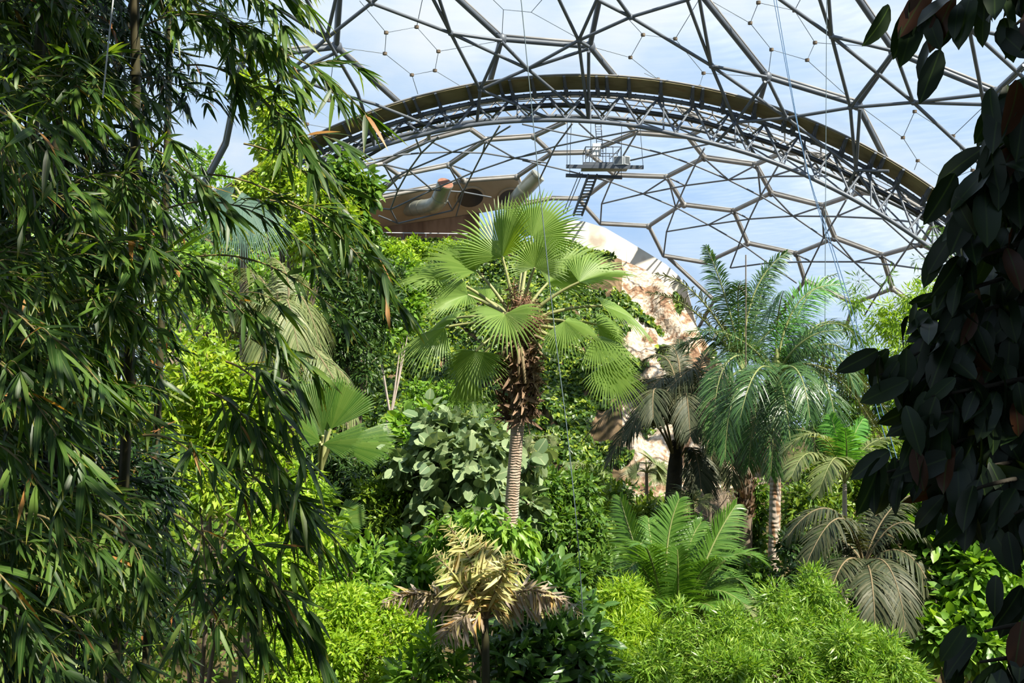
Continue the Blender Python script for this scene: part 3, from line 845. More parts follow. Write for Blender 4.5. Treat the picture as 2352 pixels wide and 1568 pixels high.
def duct(label, pts, rad, grille):
    pts = [np.array(p) for p in pts]
    root = thing('ventilation_duct', pts[0], label, 'duct')
    cur = [pts[0]]
    a, b, c = pts
    cur = np.concatenate([[a], bez(a * .35 + b * .65, b, b * .7 + c * .3, 7), [c]])
    mb = MB(); tube(mb, cur, rad, 28)
    mb.build('pipe', M['duct'], root)
    mb = MB()
    for t in (.25, .5):
        p = a * (1 - t) + b * t
        d = nrm(b - a); tube(mb, [p - d * .04, p + d * .04], rad * 1.035, 28)
    p = b * .68 + c * .32; d = nrm(c - b); tube(mb, [p - d * .05, p + d * .05], rad * 1.05, 28)
    p = c; tube(mb, [p - d * .08, p], rad * 1.03, 28)
    mb.build('seam_band', M['duct'], root)
    mb = MB(); tube(mb, [c - d * .01, c + d * .035], rad * .97, 28)
    mb.build('end_grille', M[grille], root)


duct('bent galvanised duct with a round rusty grille facing up from the housing', [P(940, 480, 64.0), P(1004, 472, 60.5), P(1023, 421, 59.4)], .48, 'rust')
duct('straight galvanised duct pointing up behind the tall fan palm crown', [P(1178, 480, 63.5), P(1186, 456, 61.5), P(1236, 402, 60.8)], .48, 'duct')

root = thing('railing', P(980, 556, 60.5), 'thin grey metal railing along the cliff edge below the stained wall', 'railing')
mb = MB()
a, b = P(876, 534, 60.6), P(1080, 537, 60.6)
a2, b2 = P(876, 549, 60.6), P(1080, 551, 60.6)
tube(mb, [a, b], .03, 6); mb.build('top_rail', M['white'], root)
mb = MB(); tube(mb, [a2, b2], .022, 6); mb.build('lower_rail', M['steel'], root)
for t in np.linspace(0, 1, 5):
    mb = MB(); p = a * (1 - t) + b * t; tube(mb, [p, p - UP * .75], .028, 6); mb.build('post', M['steel'], root)

# ------------------------------------------------------------------ hanging work platform
PY = 41.0
root = thing('maintenance_platform', P(1390, 400, PY), 'grey steel work platform with stairs and floodlights hanging under the arch', 'platform')


def q(px, py, dy=0.):
    return P(px, py, PY) + np.array([0, dy, 0])


mb = MB(); beam(mb, q(1298, 389, -.7), q(1473, 391, -.7), .12, .14); mb.build('long_beam', M['darksteel'], root, False)
mb = MB(); beam(mb, q(1301, 398, .5), q(1432, 403, .5), .12, .14); mb.build('long_beam', M['darksteel'], root, False)
mb = MB(); box(mb, q(1390, 384), [.95, 0, 0], [0, .75, 0], [0, 0, .05]); mb.build('deck', M['steel'], root, False)
mb = MB()
for dy in (-.7, .7):
    for x in (1342, 1357, 1372, 1388, 1404, 1422):
        tube(mb, [q(x, 384, dy), q(x, 345, dy)], .016, 5)
    tube(mb, [q(1342, 345, dy), q(1422, 345, dy)], .02, 5)
    tube(mb, [q(1342, 366, dy), q(1422, 366, dy)], .016, 5)
for x in (1342, 1422):
    tube(mb, [q(x, 345, -.7), q(x, 345, .7)], .02, 5)
tube(mb, [q(1342, 372, -.7), q(1368, 345, -.7)], .018, 5); tube(mb, [q(1397, 372, -.7), q(1422, 346, -.7)], .018, 5)
mb.build('guard_rail', M['steel'], root)
mb = MB()
for dx in (0, 13):
    tube(mb, [q(1367 + dx, 282), q(1372 + dx, 350)], .018, 5)
for t in np.linspace(0.05, .95, 12):
    a = q(1367, 282) * (1 - t) + q(1372, 350) * t; tube(mb, [a, a + [13 / F * PY, 0, 0]], .012, 5)
mb.build('ladder', M['steel_warm'], root)
mb = MB()
for dx in (0, 20):
    beam(mb, q(1352 + dx, 401), q(1322 + dx, 484, 1.5), .05, .12)
for t in np.linspace(.02, .98, 14):
    a = q(1352, 401) * (1 - t) + q(1322, 484, 1.5) * t
    box(mb, a + [10 / F * PY, 0, 0], [10 / F * PY, 0, 0], [0, .1, 0], [0, 0, .015])
for dx, dh in ((-8, 4), (-14, 6)):
    tube(mb, [q(1346 + dx, 401 - dh), q(1312 + dx, 484 - dh, 1.5)], .018, 5)
mb.build('stair', M['darksteel'], root, False)
mb = MB(); box(mb, q(1368, 349, -.5), [.17, 0, 0], [0, .12, 0], [0, 0, .24]); mb.build('control_box', M['white'], root, False)
for x, yw_, s_ in ((1416, -.3, 1.), (1434, .75, .8)):
    c = q(x, 376, -.75)
    fx = np.array([math.cos(yw_), math.sin(yw_) * .8, -.0])
    fy = np.array([-math.sin(yw_) * .8, math.cos(yw_), 0])
    mb = MB()
    box(mb, c, fx * .19 * s_, fy * .06, UP * .17)
    tube(mb, [c + fy * .05, c + fy * .2, c + fy * .38], [.16, .14, .08], 12)
    fl = mb.build('floodlight', M['white'], root, False)
    mb = MB(); box(mb, c - fy * .062, fx * .165 * s_, fy * .006, UP * .145)
    mb.build('front_glass', M['lampglass'], fl, False)
mb = MB()
for x0, y0, x1, y1, d_ in ((1303, 275, 1300, 389, -.7), (1470, 287, 1472, 390, -.7), (1357, 277, 1357, 345, 0), (1428, 280, 1430, 402, .5), (1312, 276, 1310, 398, .5)):
    tube(mb, [P(x0, y0, AY - 1.2), q(x1, y1, d_)], .012, 4)
mb.build('hanger_cable', M['cable'], root)

# ------------------------------------------------------------------ ropes
def rope(label, pts, rad, mat):
    p = np.array(pts)
    t = np.linspace(0, 1, len(p)); tt = np.linspace(0, 1, 26)
    cur = np.stack([np.interp(tt, t, p[:, k]) for k in range(3)], -1)
    for _ in range(4):
        cur[1:-1] = (cur[:-2] + 2 * cur[1:-1] + cur[2:]) / 4
    mb = MB(); tube(mb, cur, rad, 6)
    o = mb.build('hanging_rope', M[mat])
    tag(o, label, 'rope', 'hanging ropes')


rope('thin grey-blue rope hanging straight down across the tall fan palm', [P(1193, -40, 11.0), P(1240, 440, 11.0), P(1278, 800, 11.0), P(1305, 1000, 11.0), P(1345, 1420, 11.0), [P(1362, 1500, 11.0)[0], 11.0, 0]], .006, 'ropegrey')
rope('blue rope slanting from the arch past the dark leathery tree, upper of the pair', [P(1772, -30, 24), P(1848, 390, 21), P(1905, 540, 20), P(1982, 790, 18.5), P(2075, 1110, 17), P(2220, 1520, 15.5), P(2250, 1600, 15.2)], .009, 'rope')
rope('blue rope slanting from the arch past the dark leathery tree, lower of the pair', [P(1778, -30, 24.3), P(1850, 400, 21.2), P(1900, 540, 20.2), P(1972, 790, 18.7), P(2062, 1110, 17.2), P(2205, 1520, 15.7), P(2235, 1600, 15.4)], .009, 'rope')
rope('thin grey cable hanging vertically from the dome left of the blue ropes', [P(1899, -30, 33), P(1897, 300, 33), P(1895, 700, 33), P(1893, 1000, 33)], .012, 'ropegrey')
rope('thin brown cord hanging down over the crown of the dark green palm', [P(1713, 585, 19), P(1713, 800, 19), P(1884, 960, 19), P(1886, 1080, 19)][:2] + [P(1713, 880, 19)], .012, 'bark')

# ------------------------------------------------------------------ shrubs and trees
def foot(px, Y):
    x = (px - 1176) / F * Y
    return np.array([x, Y, float(ground_z(x, Y)) - .02])


def sub_blobs(r, B):
    """Break each smooth blob into lumps."""
    out = []
    for c, rad in B:
        out.append((c, rad * .72, .8))
        for _ in range(9):
            d = nrm(r.normal(0, 1, 3) * [1, 1, .9] + [0, -.15, .15])
            out.append((c + d * rad * r.uniform(.5, 1.0), rad * r.uniform(.22, .48), .9))
    return out


def foliage(mb, r, B, n, ln, wd, tm, k=5, up=.6, out=.7, droop=.35, flat=.5, spread=.9, shell=.72):
    S = sub_blobs(r, B)
    wgt = np.array([s[1] ** 2 * s[2] for s in S]); wgt /= wgt.sum()
    m = max(n // k, 1)
    ix = r.choice(len(S), m, p=wgt)
    C = np.array([S[i][0] for i in ix]); R = np.array([S[i][1] for i in ix])
    d = nrm(r.normal(0, 1, (m, 3)) + np.array([0, -.1, .22]))
    rr = shell + (1.04 - shell) * r.random(m) ** .6
    rr *= np.where(r.random(m) < .14, r.uniform(.4, 1, m), 1)
    p = C + d * (R * rr)[:, None]
    p = np.repeat(p, k, 0); d = np.repeat(d, k, 0)
    tang = r.normal(0, 1, (m * k, 3))
    L = r.uniform(.65, 1.25, m * k) * ln
    dr = nrm(d * out + tang * spread * .8 + np.array([0, 0, -droop]))
    p = p + tang * (ln * .35)
    nh = nrm(UP * up + d * .5 + r.normal(0, flat, (m * k, 3)))
    leaves(mb, tm, p, dr, nh, L, L * wd * r.uniform(.85, 1.15, m * k))


def shrub(name, label, cat, blobs, n, ln, wd, tm, mat, base=None, bark='bark', trunk=.05, group=None, stems=1, k=5, **kw):
    """blobs: (px, py, Y, radius in px); ln: leaf length in px at that depth."""
    r = rng_of(label)
    B = [(P(x, y, Y), rp / F * Y) for x, y, Y, rp in blobs]
    Ym = np.mean([b[2] for b in blobs])
    c0 = np.mean([b[0] for b in B], 0)
    f = foot(base, Ym) if base is not None else np.array([c0[0], Ym, float(ground_z(c0[0], Ym)) - .02])
    root = thing(name, f, label, cat, group)
    mb = MB()
    foliage(mb, r, B, n, ln / F * Ym, wd, tm, k, **kw)
    mb.build('foliage', M[mat], root)
    mb = MB()
    low = min(b[0][2] - b[1] * .3 for b in B)
    fork = np.array([c0[0] * .6 + f[0] * .4, Ym, max(f[2] + .3, f[2] + (low - f[2]) * .7)])
    for s in range(stems):
        off = np.array([r.normal(0, .12), r.normal(0, .12), 0]) * (s > 0) * (1 + stems * .3)
        mid = (f + fork) / 2 + np.array([r.normal(0, .08), r.normal(0, .08), 0])
        tube(mb, through(f + off, mid + off, fork + off * 1.5, 8), np.linspace(trunk, trunk * .7, 8), 8)
    for c, rad in B:
        e = c + r.normal(0, .2, 3) * rad
        tube(mb, through(fork, (fork + e) / 2 + r.normal(0, .12, 3) * rad, e, 7), np.linspace(trunk * .6, trunk * .15, 7), 6)
        for _ in range(4):
            e2 = c + nrm(r.normal(0, 1, 3)) * rad * .85
            tube(mb, through(e, (e + e2) / 2 + r.normal(0, .1, 3) * rad, e2, 5), np.linspace(trunk * .22, trunk * .07, 5), 5)
    mb.build('stem', M[bark], root)
    return root


# nearest row along the bottom
shrub('lime_shrub', 'bright lime dense small-leaved shrub at the bottom below the bamboo', 'shrub',
      [(800, 1450, 12, 95), (720, 1510, 11.6, 110), (900, 1500, 12, 95), (640, 1560, 11.2, 100), (850, 1400, 12.5, 65), (760, 1400, 12.6, 70), (690, 1440, 12.2, 70)], 22000, 15, .42, T_SMALL, 'lime', stems=4, up=.6, flat=.7)
shrub('lime_shrub', 'tall bright green narrow-leaved shrub beside the hanging bamboo tips', 'shrub',
      [(690, 1170, 14, 80), (740, 1250, 14, 75), (660, 1290, 13.5, 110), (790, 1300, 14, 62), (720, 1340, 13.4, 80), (620, 1180, 14, 80)], 6500, 27, .28, T_SMALL, 'lime', stems=3, droop=.6)
shrub('schefflera_shrub', 'small bright shrub with starry leaf whorls beside the drooping fan leaf', 'shrub',
      [(830, 1300, 13.2, 38), (800, 1340, 13, 42), (850, 1345, 13, 30)], 900, 30, .3, T_MED, 'bright', k=7, spread=1.1, out=.4)
shrub('yellow_shrub', 'yellow-lime shrub glowing in the sun behind the bamboo curtain', 'shrub',
      [(470, 860, 16, 90), (400, 960, 16, 110), (560, 960, 16, 90), (620, 1040, 16, 70), (500, 1060, 16, 110), (300, 1080, 16, 120)], 9000, 24, .42, T_SMALL, 'yellowlime', stems=3)
shrub('dark_tree', 'dark green small-leaved tree behind the bamboo tips and left of the fan palm', 'tree',
      [(800, 640, 25, 75), (770, 570, 26, 60), (850, 700, 25, 60), (800, 740, 24.5, 85), (830, 820, 24.5, 60), (760, 820, 24.5, 70), (890, 640, 26, 40)], 9000, 17, .3, T_SMALL, 'dark', trunk=.09)
shrub('dense_bush', 'dense dark bush with yellow-green lit tips under the broad fan plant', 'bush',
      [(800, 1090, 18.5, 80), (890, 1130, 18, 80), (860, 1200, 18, 85), (740, 1090, 18.5, 60), (930, 1080, 18.5, 50), (900, 1250, 17.5, 60), (800, 1190, 18, 70)], 11000, 20, .3, T_SMALL, 'dark', stems=2)
shrub('dense_bush', 'olive bush catching sun at the foot of the dark bush', 'bush',
      [(915, 1130, 17, 48), (880, 1185, 16.8, 48), (935, 1185, 17, 40), (850, 1140, 17, 36)], 2800, 19, .34, T_SMALL, 'olive')
shrub('round_leaf_shrub', 'grey-green shrub with large round leaves left of the ringed palm trunk', 'shrub',
      [(1000, 1010, 17, 62), (1080, 1010, 17.2, 70), (1040, 1090, 16.8, 80), (1120, 1090, 17, 62), (960, 1070, 17, 55), (1090, 1160, 16.6, 66), (1150, 1030, 17.3, 45), (1000, 1150, 16.7, 50), (1220, 1060, 17.4, 34), (1210, 1160, 17.2, 40)],
      1650, 31, .92, T_ROUND, 'grey', k=3, up=.6, droop=.5, flat=.6, out=.6)
shrub('broadleaf_shrub', 'bright broadleaf shrub under the pale slender trunks', 'shrub',
      [(930, 1000, 21, 40), (970, 985, 21, 40), (930, 1030, 20.5, 45), (885, 1040, 20.5, 32)], 1000, 27, .6, T_MED, 'bright')
shrub('drooping_leaf_tree', 'green tree with drooping leaflets wrapping the lower palm trunk', 'tree',
      [(1060, 1205, 13.2, 36), (1115, 1205, 12.6, 36), (1165, 1222, 12.4, 32), (1205, 1240, 12.8, 28), (1100, 1245, 13, 38), (1150, 1258, 12.6, 26), (1020, 1228, 13.4, 34)], 1500, 26, .40, T_MED, 'bright', droop=1.2, out=.4, base=1090)
shrub('leafy_tree', 'mid-green leafy tree right of the ringed palm trunk', 'tree',
      [(1250, 1120, 20, 50), (1310, 1160, 20, 66), (1290, 1220, 19.5, 80), (1350, 1220, 19.5, 56), (1240, 1240, 19.5, 60), (1370, 1270, 19.5, 40), (1230, 1170, 19.5, 46)], 6000, 20, .42, T_SMALL, 'mid', droop=.6)
shrub('broadleaf_shrub', 'broad bright leaves left of the yellowed dying palm', 'shrub',
      [(935, 1270, 14.5, 48), (900, 1310, 14.3, 46), (960, 1320, 14.3, 46), (930, 1350, 14, 40)], 900, 32, .5, T_MED, 'bright', droop=.7)
shrub('broadleaf_shrub', 'bright broad leaves showing through the dying palm fronds', 'shrub',
      [(1060, 1370, 14, 55), (1110, 1400, 14, 50), (1040, 1430, 13.8, 45)], 420, 46, .45, T_MED, 'bright', k=4)
shrub('glossy_shrub', 'glossy dark shrub with big leaves at the bottom centre under the dying palm', 'shrub',
      [(1210, 1460, 11.2, 75), (1290, 1470, 11.2, 75), (1340, 1530, 11, 75), (1200, 1550, 10.8, 85), (1290, 1560, 10.8, 75), (1130, 1500, 11.2, 50)], 2300, 44, .42, T_MED, 'gloss', k=6, stems=2, droop=.5)
shrub('glossy_shrub', 'glossy shrub with upright leaves behind the dying palm on its right', 'shrub',
      [(1230, 1350, 13, 48), (1280, 1370, 12.8, 48), (1200, 1390, 13, 40), (1310, 1400, 12.6, 38)], 800, 40, .42, T_MED, 'gloss', k=6)
shrub('strap_leaf_plant', 'strap-leaved plant in a rosette at the bottom beside the lime shrub', 'plant',
      [(985, 1510, 10.8, 34), (950, 1560, 10.6, 40), (1020, 1550, 10.8, 34)], 420, 42, .26, T_STRAP, 'bright', k=11, out=.9, droop=.1, shell=.2)
shrub('fine_bamboo_bush', 'fluffy fine-leaved bamboo bush filling the bottom right below the tall grey trunk', 'bush',
      [(1600, 1500, 12, 105), (1715, 1495, 12.2, 95), (1830, 1462, 12.6, 90), (1920, 1460, 12.6, 88), (1990, 1510, 12.2, 90), (1500, 1560, 11.6, 90), (1870, 1380, 13, 62), (1660, 1540, 11.6, 90), (1800, 1540, 11.8, 100), (1950, 1560, 11.8, 90), (1850, 1400, 12.9, 46), (2060, 1560, 12, 70)],
      52000, 19, .18, T_FINE, 'finebamboo', stems=6, k=5, droop=.25, up=.5, flat=.8, shell=.6)
shrub('fine_bamboo_bush', 'yellow-green feathery bamboo bush between the glossy shrub and the green feather palm', 'bush',
      [(1400, 1400, 13.2, 70), (1440, 1470, 12.8, 85), (1370, 1450, 13, 60), (1450, 1380, 13.4, 45), (1520, 1500, 12.4, 70), (1420, 1555, 12, 80)], 18000, 20, .18, T_FINE, 'lime', stems=4, k=5, up=.5, flat=.8)
shrub('broadleaf_bush', 'bright green broad-leaved bush beside the dark leathery tree at right', 'bush',
      [(2180, 1240, 15.5, 70), (2240, 1320, 15, 90), (2200, 1420, 14.6, 75), (2290, 1400, 14.8, 75), (2140, 1180, 16, 55), (2300, 1290, 15.4, 60), (2240, 1480, 14.2, 70), (2120, 1330, 15.4, 60), (2150, 1470, 14.4, 55)], 6500, 31, .58, T_MED, 'bright', stems=2, up=.9)
shrub('olive_bush', 'yellow-green bush at the right edge below the dark leathery tree', 'bush',
      [(2350, 1420, 16, 60), (2370, 1340, 16.5, 60), (2400, 1480, 16, 80)], 2600, 20, .4, T_SMALL, 'olive')
shrub('feathery_bamboo', 'tall yellow-green bamboo behind the dark leathery tree', 'bamboo',
      [(2060, 740, 27, 48), (2110, 700, 27, 48), (2080, 800, 26.5, 62), (2150, 760, 26.5, 60), (2030, 850, 26.5, 45), (2110, 880, 26, 66), (2130, 960, 26, 70), (2180, 680, 27, 45), (2080, 1010, 25.5, 66), (2200, 850, 26.5, 70)], 15000, 19, .17, T_FINE, 'lime', bark='culm', stems=5, trunk=.03, droop=.7)
shrub('feathery_bamboo', 'sparse bamboo rising against the sky right of the dark green palm', 'bamboo',
      [(1975, 760, 30, 34), (1990, 820, 30, 40), (1960, 700, 30, 26), (2010, 870, 30, 40)], 1500, 18, .15, T_FINE, 'bright', bark='culm', stems=3, trunk=.025, droop=.7)
shrub('wispy_bamboo', 'thin bamboo shoots with few leaves reaching up in front of the dome', 'bamboo',
      [(2130, 620, 28, 40), (2040, 640, 28, 28), (2170, 570, 28, 34), (1970, 650, 29, 20), (2150, 520, 28, 20)], 420, 18, .14, T_FINE, 'mid', bark='culm', trunk=.022, droop=.4)
shrub('climber_tree', 'leafy green climber tree in front of the left end of the steel arch', 'tree',
      [(785, 395, 30, 42), (760, 430, 30, 32), (830, 420, 30, 30), (800, 460, 30, 42), (845, 450, 30, 20), (830, 500, 30, 32), (790, 520, 30, 34), (850, 520, 30, 20), (840, 560, 30, 22)], 1500, 25, .62, T_MED, 'mid', k=4, droop=.8, bark='bark')
shrub('yellow_tree', 'yellow-green tree rising behind the bamboo beside the arch', 'tree',
      [(690, 450, 28, 48), (740, 480, 28, 42), (650, 390, 28.5, 48), (630, 280, 29, 48), (600, 210, 29, 40), (790, 500, 28, 34), (720, 550, 27.5, 58), (670, 530, 28, 48), (610, 440, 28.5, 60), (620, 340, 29, 40)], 8500, 16, .45, T_SMALL, 'yellowlime', trunk=.10, droop=.6)
shrub('clifftop_shrub', 'small bright shrub on the cliff edge under the left of the railing', 'shrub', [(885, 572, 57, 24), (915, 585, 56, 26), (950, 568, 57, 22)], 1500, 10, .5, T_SMALL, 'lime')
shrub('clifftop_shrub', 'small bright shrub on the cliff edge under the right of the railing', 'shrub', [(985, 578, 57, 24), (1025, 568, 57, 22), (1060, 580, 57, 24), (940, 610, 55, 30)], 1500, 10, .5, T_SMALL, 'lime')
shrub('slender_tree', 'light green tree on pale slender trunks at the cliff foot', 'tree',
      [(880, 690, 30, 42), (920, 650, 30, 48), (870, 770, 29.5, 40), (915, 740, 30, 44), (940, 700, 30, 40)], 2800, 18, .5, T_SMALL, 'bright', bark='palebark', stems=4, trunk=.06, base=885)
shrub('olive_bush', 'sunlit olive bush behind the tall grey trunk and the young palm', 'bush',
      [(1870, 1100, 23, 46), (1840, 1150, 22.5, 46), (1900, 1160, 22.5, 50), (1960, 1140, 23, 50), (2010, 1100, 23, 50), (2060, 1130, 23, 55), (1850, 1210, 22, 50), (1920, 1230, 22, 55), (2080, 1050, 24, 60)], 6500, 17, .45, T_SMALL, 'olive')
shrub('climbing_vine', 'leafy vine climbing a stump between the two palm trunks', 'vine',
      [(1738, 1130, 24, 18), (1740, 1165, 24, 22), (1736, 1205, 24, 28), (1728, 1255, 24, 36), (1700, 1300, 24, 45), (1750, 1310, 24, 40)], 2600, 15, .55, T_SMALL, 'mid')
shrub('understory_bush', 'shaded dark bush between the tall grey trunk and the brown drooping palm', 'bush',
      [(1840, 1260, 19, 55), (1880, 1320, 18.5, 60), (1830, 1330, 18, 50), (1940, 1330, 18.5, 60), (2000, 1390, 18, 70), (2060, 1440, 17.5, 75)], 5200, 20, .42, T_SMALL, 'dark')
shrub('understory_bush', 'shaded bush behind the green feather palm and left of the tall grey trunk', 'bush',
      [(1660, 1290, 19, 55), (1710, 1340, 18.5, 55), (1740, 1390, 18, 45), (1620, 1340, 19, 60), (1560, 1240, 20, 50)], 4200, 19, .45, T_SMALL, 'mid')
shrub('understory_bush', 'green bush in front of the clay wall behind the dying palm', 'bush',
      [(1330, 1330, 17, 40), (1390, 1320, 18, 48), (1260, 1330, 16.5, 42)], 2200, 20, .45, T_SMALL, 'mid')
shrub('understory_bush', 'light yellow bush at the cliff foot behind the green feather palm', 'bush',
      [(1420, 1150, 26, 40), (1470, 1190, 25, 46), (1390, 1200, 25, 46), (1430, 1250, 24, 52), (1520, 1200, 26, 40), (1380, 1120, 28, 36)], 3600, 16, .45, T_SMALL, 'olive')
shrub('distant_tree', 'hazy green tree far behind on the right of the cliff foot', 'tree',
      [(1860, 820, 44, 60), (1920, 870, 44, 70), (1800, 900, 44, 60), (1990, 900, 44, 70), (1860, 960, 43, 80), (1960, 990, 43, 80), (2060, 940, 43, 80), (1760, 980, 43, 60)], 6500, 13, .5, T_SMALL, 'mid')
shrub('distant_tree', 'dense tree closing the view behind the dark leathery tree', 'tree',
      [(2180, 900, 40, 100), (2280, 860, 40, 110), (2350, 960, 38, 130), (2240, 1040, 36, 130), (2360, 1130, 34, 140), (2180, 1120, 34, 90), (2420, 800, 40, 120), (2300, 700, 42, 80)], 8000, 16, .5, T_SMALL, 'mid')
shrub('distant_tree', 'green tree on the cliff top far behind the bamboo', 'tree',
      [(560, 520, 40, 80), (480, 450, 42, 90), (400, 560, 40, 100), (600, 640, 36, 80), (300, 480, 42, 110), (180, 560, 40, 130), (60, 480, 42, 120), (500, 680, 34, 100), (680, 640, 36, 70)], 8500, 17, .5, T_SMALL, 'bright', trunk=.15)
shrub('distant_tree', 'olive tree deep behind the bamboo trunks', 'tree',
      [(150, 800, 26, 150), (60, 1000, 24, 160), (250, 1000, 24, 150), (120, 1250, 22, 170), (330, 1250, 21, 160), (480, 1250, 19, 120), (500, 1430, 16, 130), (300, 1480, 17, 160), (80, 1500, 18, 170), (350, 780, 26, 100)], 9000, 24, .5, T_SMALL, 'olive', trunk=.12)
shrub('cliff_bush', 'bush at the ivy cliff foot left of the grey-green shrub', 'bush',
      [(960, 910, 34, 36), (1030, 930, 33, 40), (890, 1010, 32, 36), (980, 960, 33, 40)], 2000, 14, .5, T_SMALL, 'bright')
shrub('dry_bush', 'dry twiggy bush hugging the boulder at the cliff foot', 'bush',
      [(1600, 1110, 33, 26), (1650, 1090, 34, 22), (1680, 1130, 33, 26), (1570, 1160, 32, 24)], 700, 16, .14, T_FINE, 'drygrey')

# boulder and clay wall at the cliff foot
r = rng_of('boulder')
mb = MB()
c = P(1640, 1140, 34)
u, v = np.meshgrid(np.linspace(0, TAU, 28, endpoint=False), np.linspace(.02, math.pi - .02, 16), indexing='ij')
rad = .62 * (1 + .16 * np.sin(3 * u + 1) * np.sin(2 * v) + .12 * np.sin(5 * u + 4 * v) + .06 * np.sin(11 * u - 7 * v))
G = np.stack([c[0] + rad * np.sin(v) * np.cos(u) * 1.05, c[1] + rad * np.sin(v) * np.sin(u), float(ground_z(c[0], 34)) + .55 + rad * np.cos(v) * 1.6], -1)
grid_mesh(mb, np.concatenate([G, G[:1]], 0))
o = mb.build('boulder', M['bark'])
tag(o, 'grey-brown boulder at the cliff foot behind the green feather palm', 'rock')
mb = MB()
c = foot(1300, 26)
c1 = P(1312, 1318, 24)
box(mb, [c1[0], 24, (c1[2] + float(ground_z(c1[0], 24))) / 2], [.27, 0, 0], [0, .2, 0], [0, 0, (c1[2] - float(ground_z(c1[0], 24))) / 2 + .16])
box(mb, [c1[0] + .1, 23.9, c1[2] - .22], [.40, 0, 0], [0, .25, 0], [0, 0, .03])
o = mb.build('clay_stub', M['orangeclay'], smooth=False)
tag(o, 'small tan clay wall stub half hidden by bushes behind the dying palm', 'wall stub')


# ------------------------------------------------------------------ palms
def frond(parent, r, pts, ln, nleaf, wd, mat, stalk='rachis', fwd=.55, vang=.25, droop=.5, r0=.03, start=.14, both=True, tm_tip=.02, hint=None, ruffle=.12, bend=None):
    """A feather leaf: leaflets along a curved stalk. pts: curve points."""
    pts = np.asarray(pts, float)
    n = len(pts)
    seg = np.concatenate([[0], np.cumsum(np.linalg.norm(np.diff(pts, axis=0), axis=1))])
    s = np.linspace(start, 1, nleaf) * seg[-1]
    p = np.stack([np.interp(s, seg, pts[:, k]) for k in range(3)], -1)
    tan = nrm(np.stack([np.interp(s, seg, np.gradient(pts, axis=0)[:, k]) for k in range(3)], -1))
    h = UP if hint is None else np.asarray(hint, float)
    side = np.cross(tan, h)
    flat = nrm(pts[-1] - pts[0]); flat[2] = 0
    weak = np.linalg.norm(side, axis=1) < .25
    side[weak] = np.cross(tan[weak], np.array([0, -1., .2]))
    side = nrm(side)
    nor = np.cross(side, tan)
    t = (s / seg[-1] - start) / (1 - start)
    prof = np.clip(np.sin(np.pi * (.16 + .80 * t)) ** .6, .15, 1) * ln
    mb = MB()
    K = 5
    tt = np.linspace(0, 1, K)
    wp = np.array([.35, .9, 1, .7, tm_tip])
    for sg in (-1, 1):
        m = len(p)
        f = fwd + .9 * t ** 2.2 + r.normal(0, ruffle * .5, m)
        d = nrm(tan * f[:, None] + side * sg + nor * (vang + r.normal(0, ruffle, m))[:, None])
        L = prof * r.uniform(.88, 1.08, m)
        D = droop * r.uniform(.7, 1.3, m)
        V0 = p[:, None, :] + d[:, None, :] * (L[:, None] * tt)[:, :, None] - UP * (D[:, None] * L[:, None] * tt ** 2.0)[:, :, None]
        w = nrm(tan - d * np.sum(tan * d, 1, keepdims=True))
        off = w[:, None, :] * (wd * .5 * wp)[None, :, None]
        V = np.stack([V0 - off, V0 + off], 2)          # m,K,2,3
        base = (np.arange(m) * K * 2)[:, None, None]
        kk = np.arange(K - 1)[None, :, None] * 2
        q = base + kk + np.array([0, 1, 3, 2])[None, None, :]
        mb.add(V.reshape(-1, 3), q.reshape(-1, 4))
    o = mb.build('frond', M[mat], parent, smooth=False)
    mb = MB()
    tube(mb, pts, np.linspace(r0, r0 * .22, n), 6)
    mb.build('rachis', M[stalk], o)
    return o


def trunk_part(parent, name, pts, rads, mat, sides=16):
    mb = MB()
    tube(mb, pts, rads, sides)
    return mb.build(name, M[mat], parent)


def palm_frond_px(root, r, c, specs, Y, ln, nleaf, wd, mat, **kw):
    """specs: (mid px, mid py, tip px, tip py, depth shift of mid, depth shift of tip[, material])"""
    for sp in specs:
        mx_, my_, tx, ty, d1, d2 = sp[:6]
        mt = sp[6] if len(sp) > 6 else mat
        k2 = dict(kw)
        if len(sp) > 7:
            k2.update(sp[7])
        frond(root, r, through(c, P(mx_, my_, Y + d1), P(tx, ty, Y + d2), 16), k2.pop('ln', ln), k2.pop('nleaf', nleaf), k2.pop('wd', wd), mt, **k2)


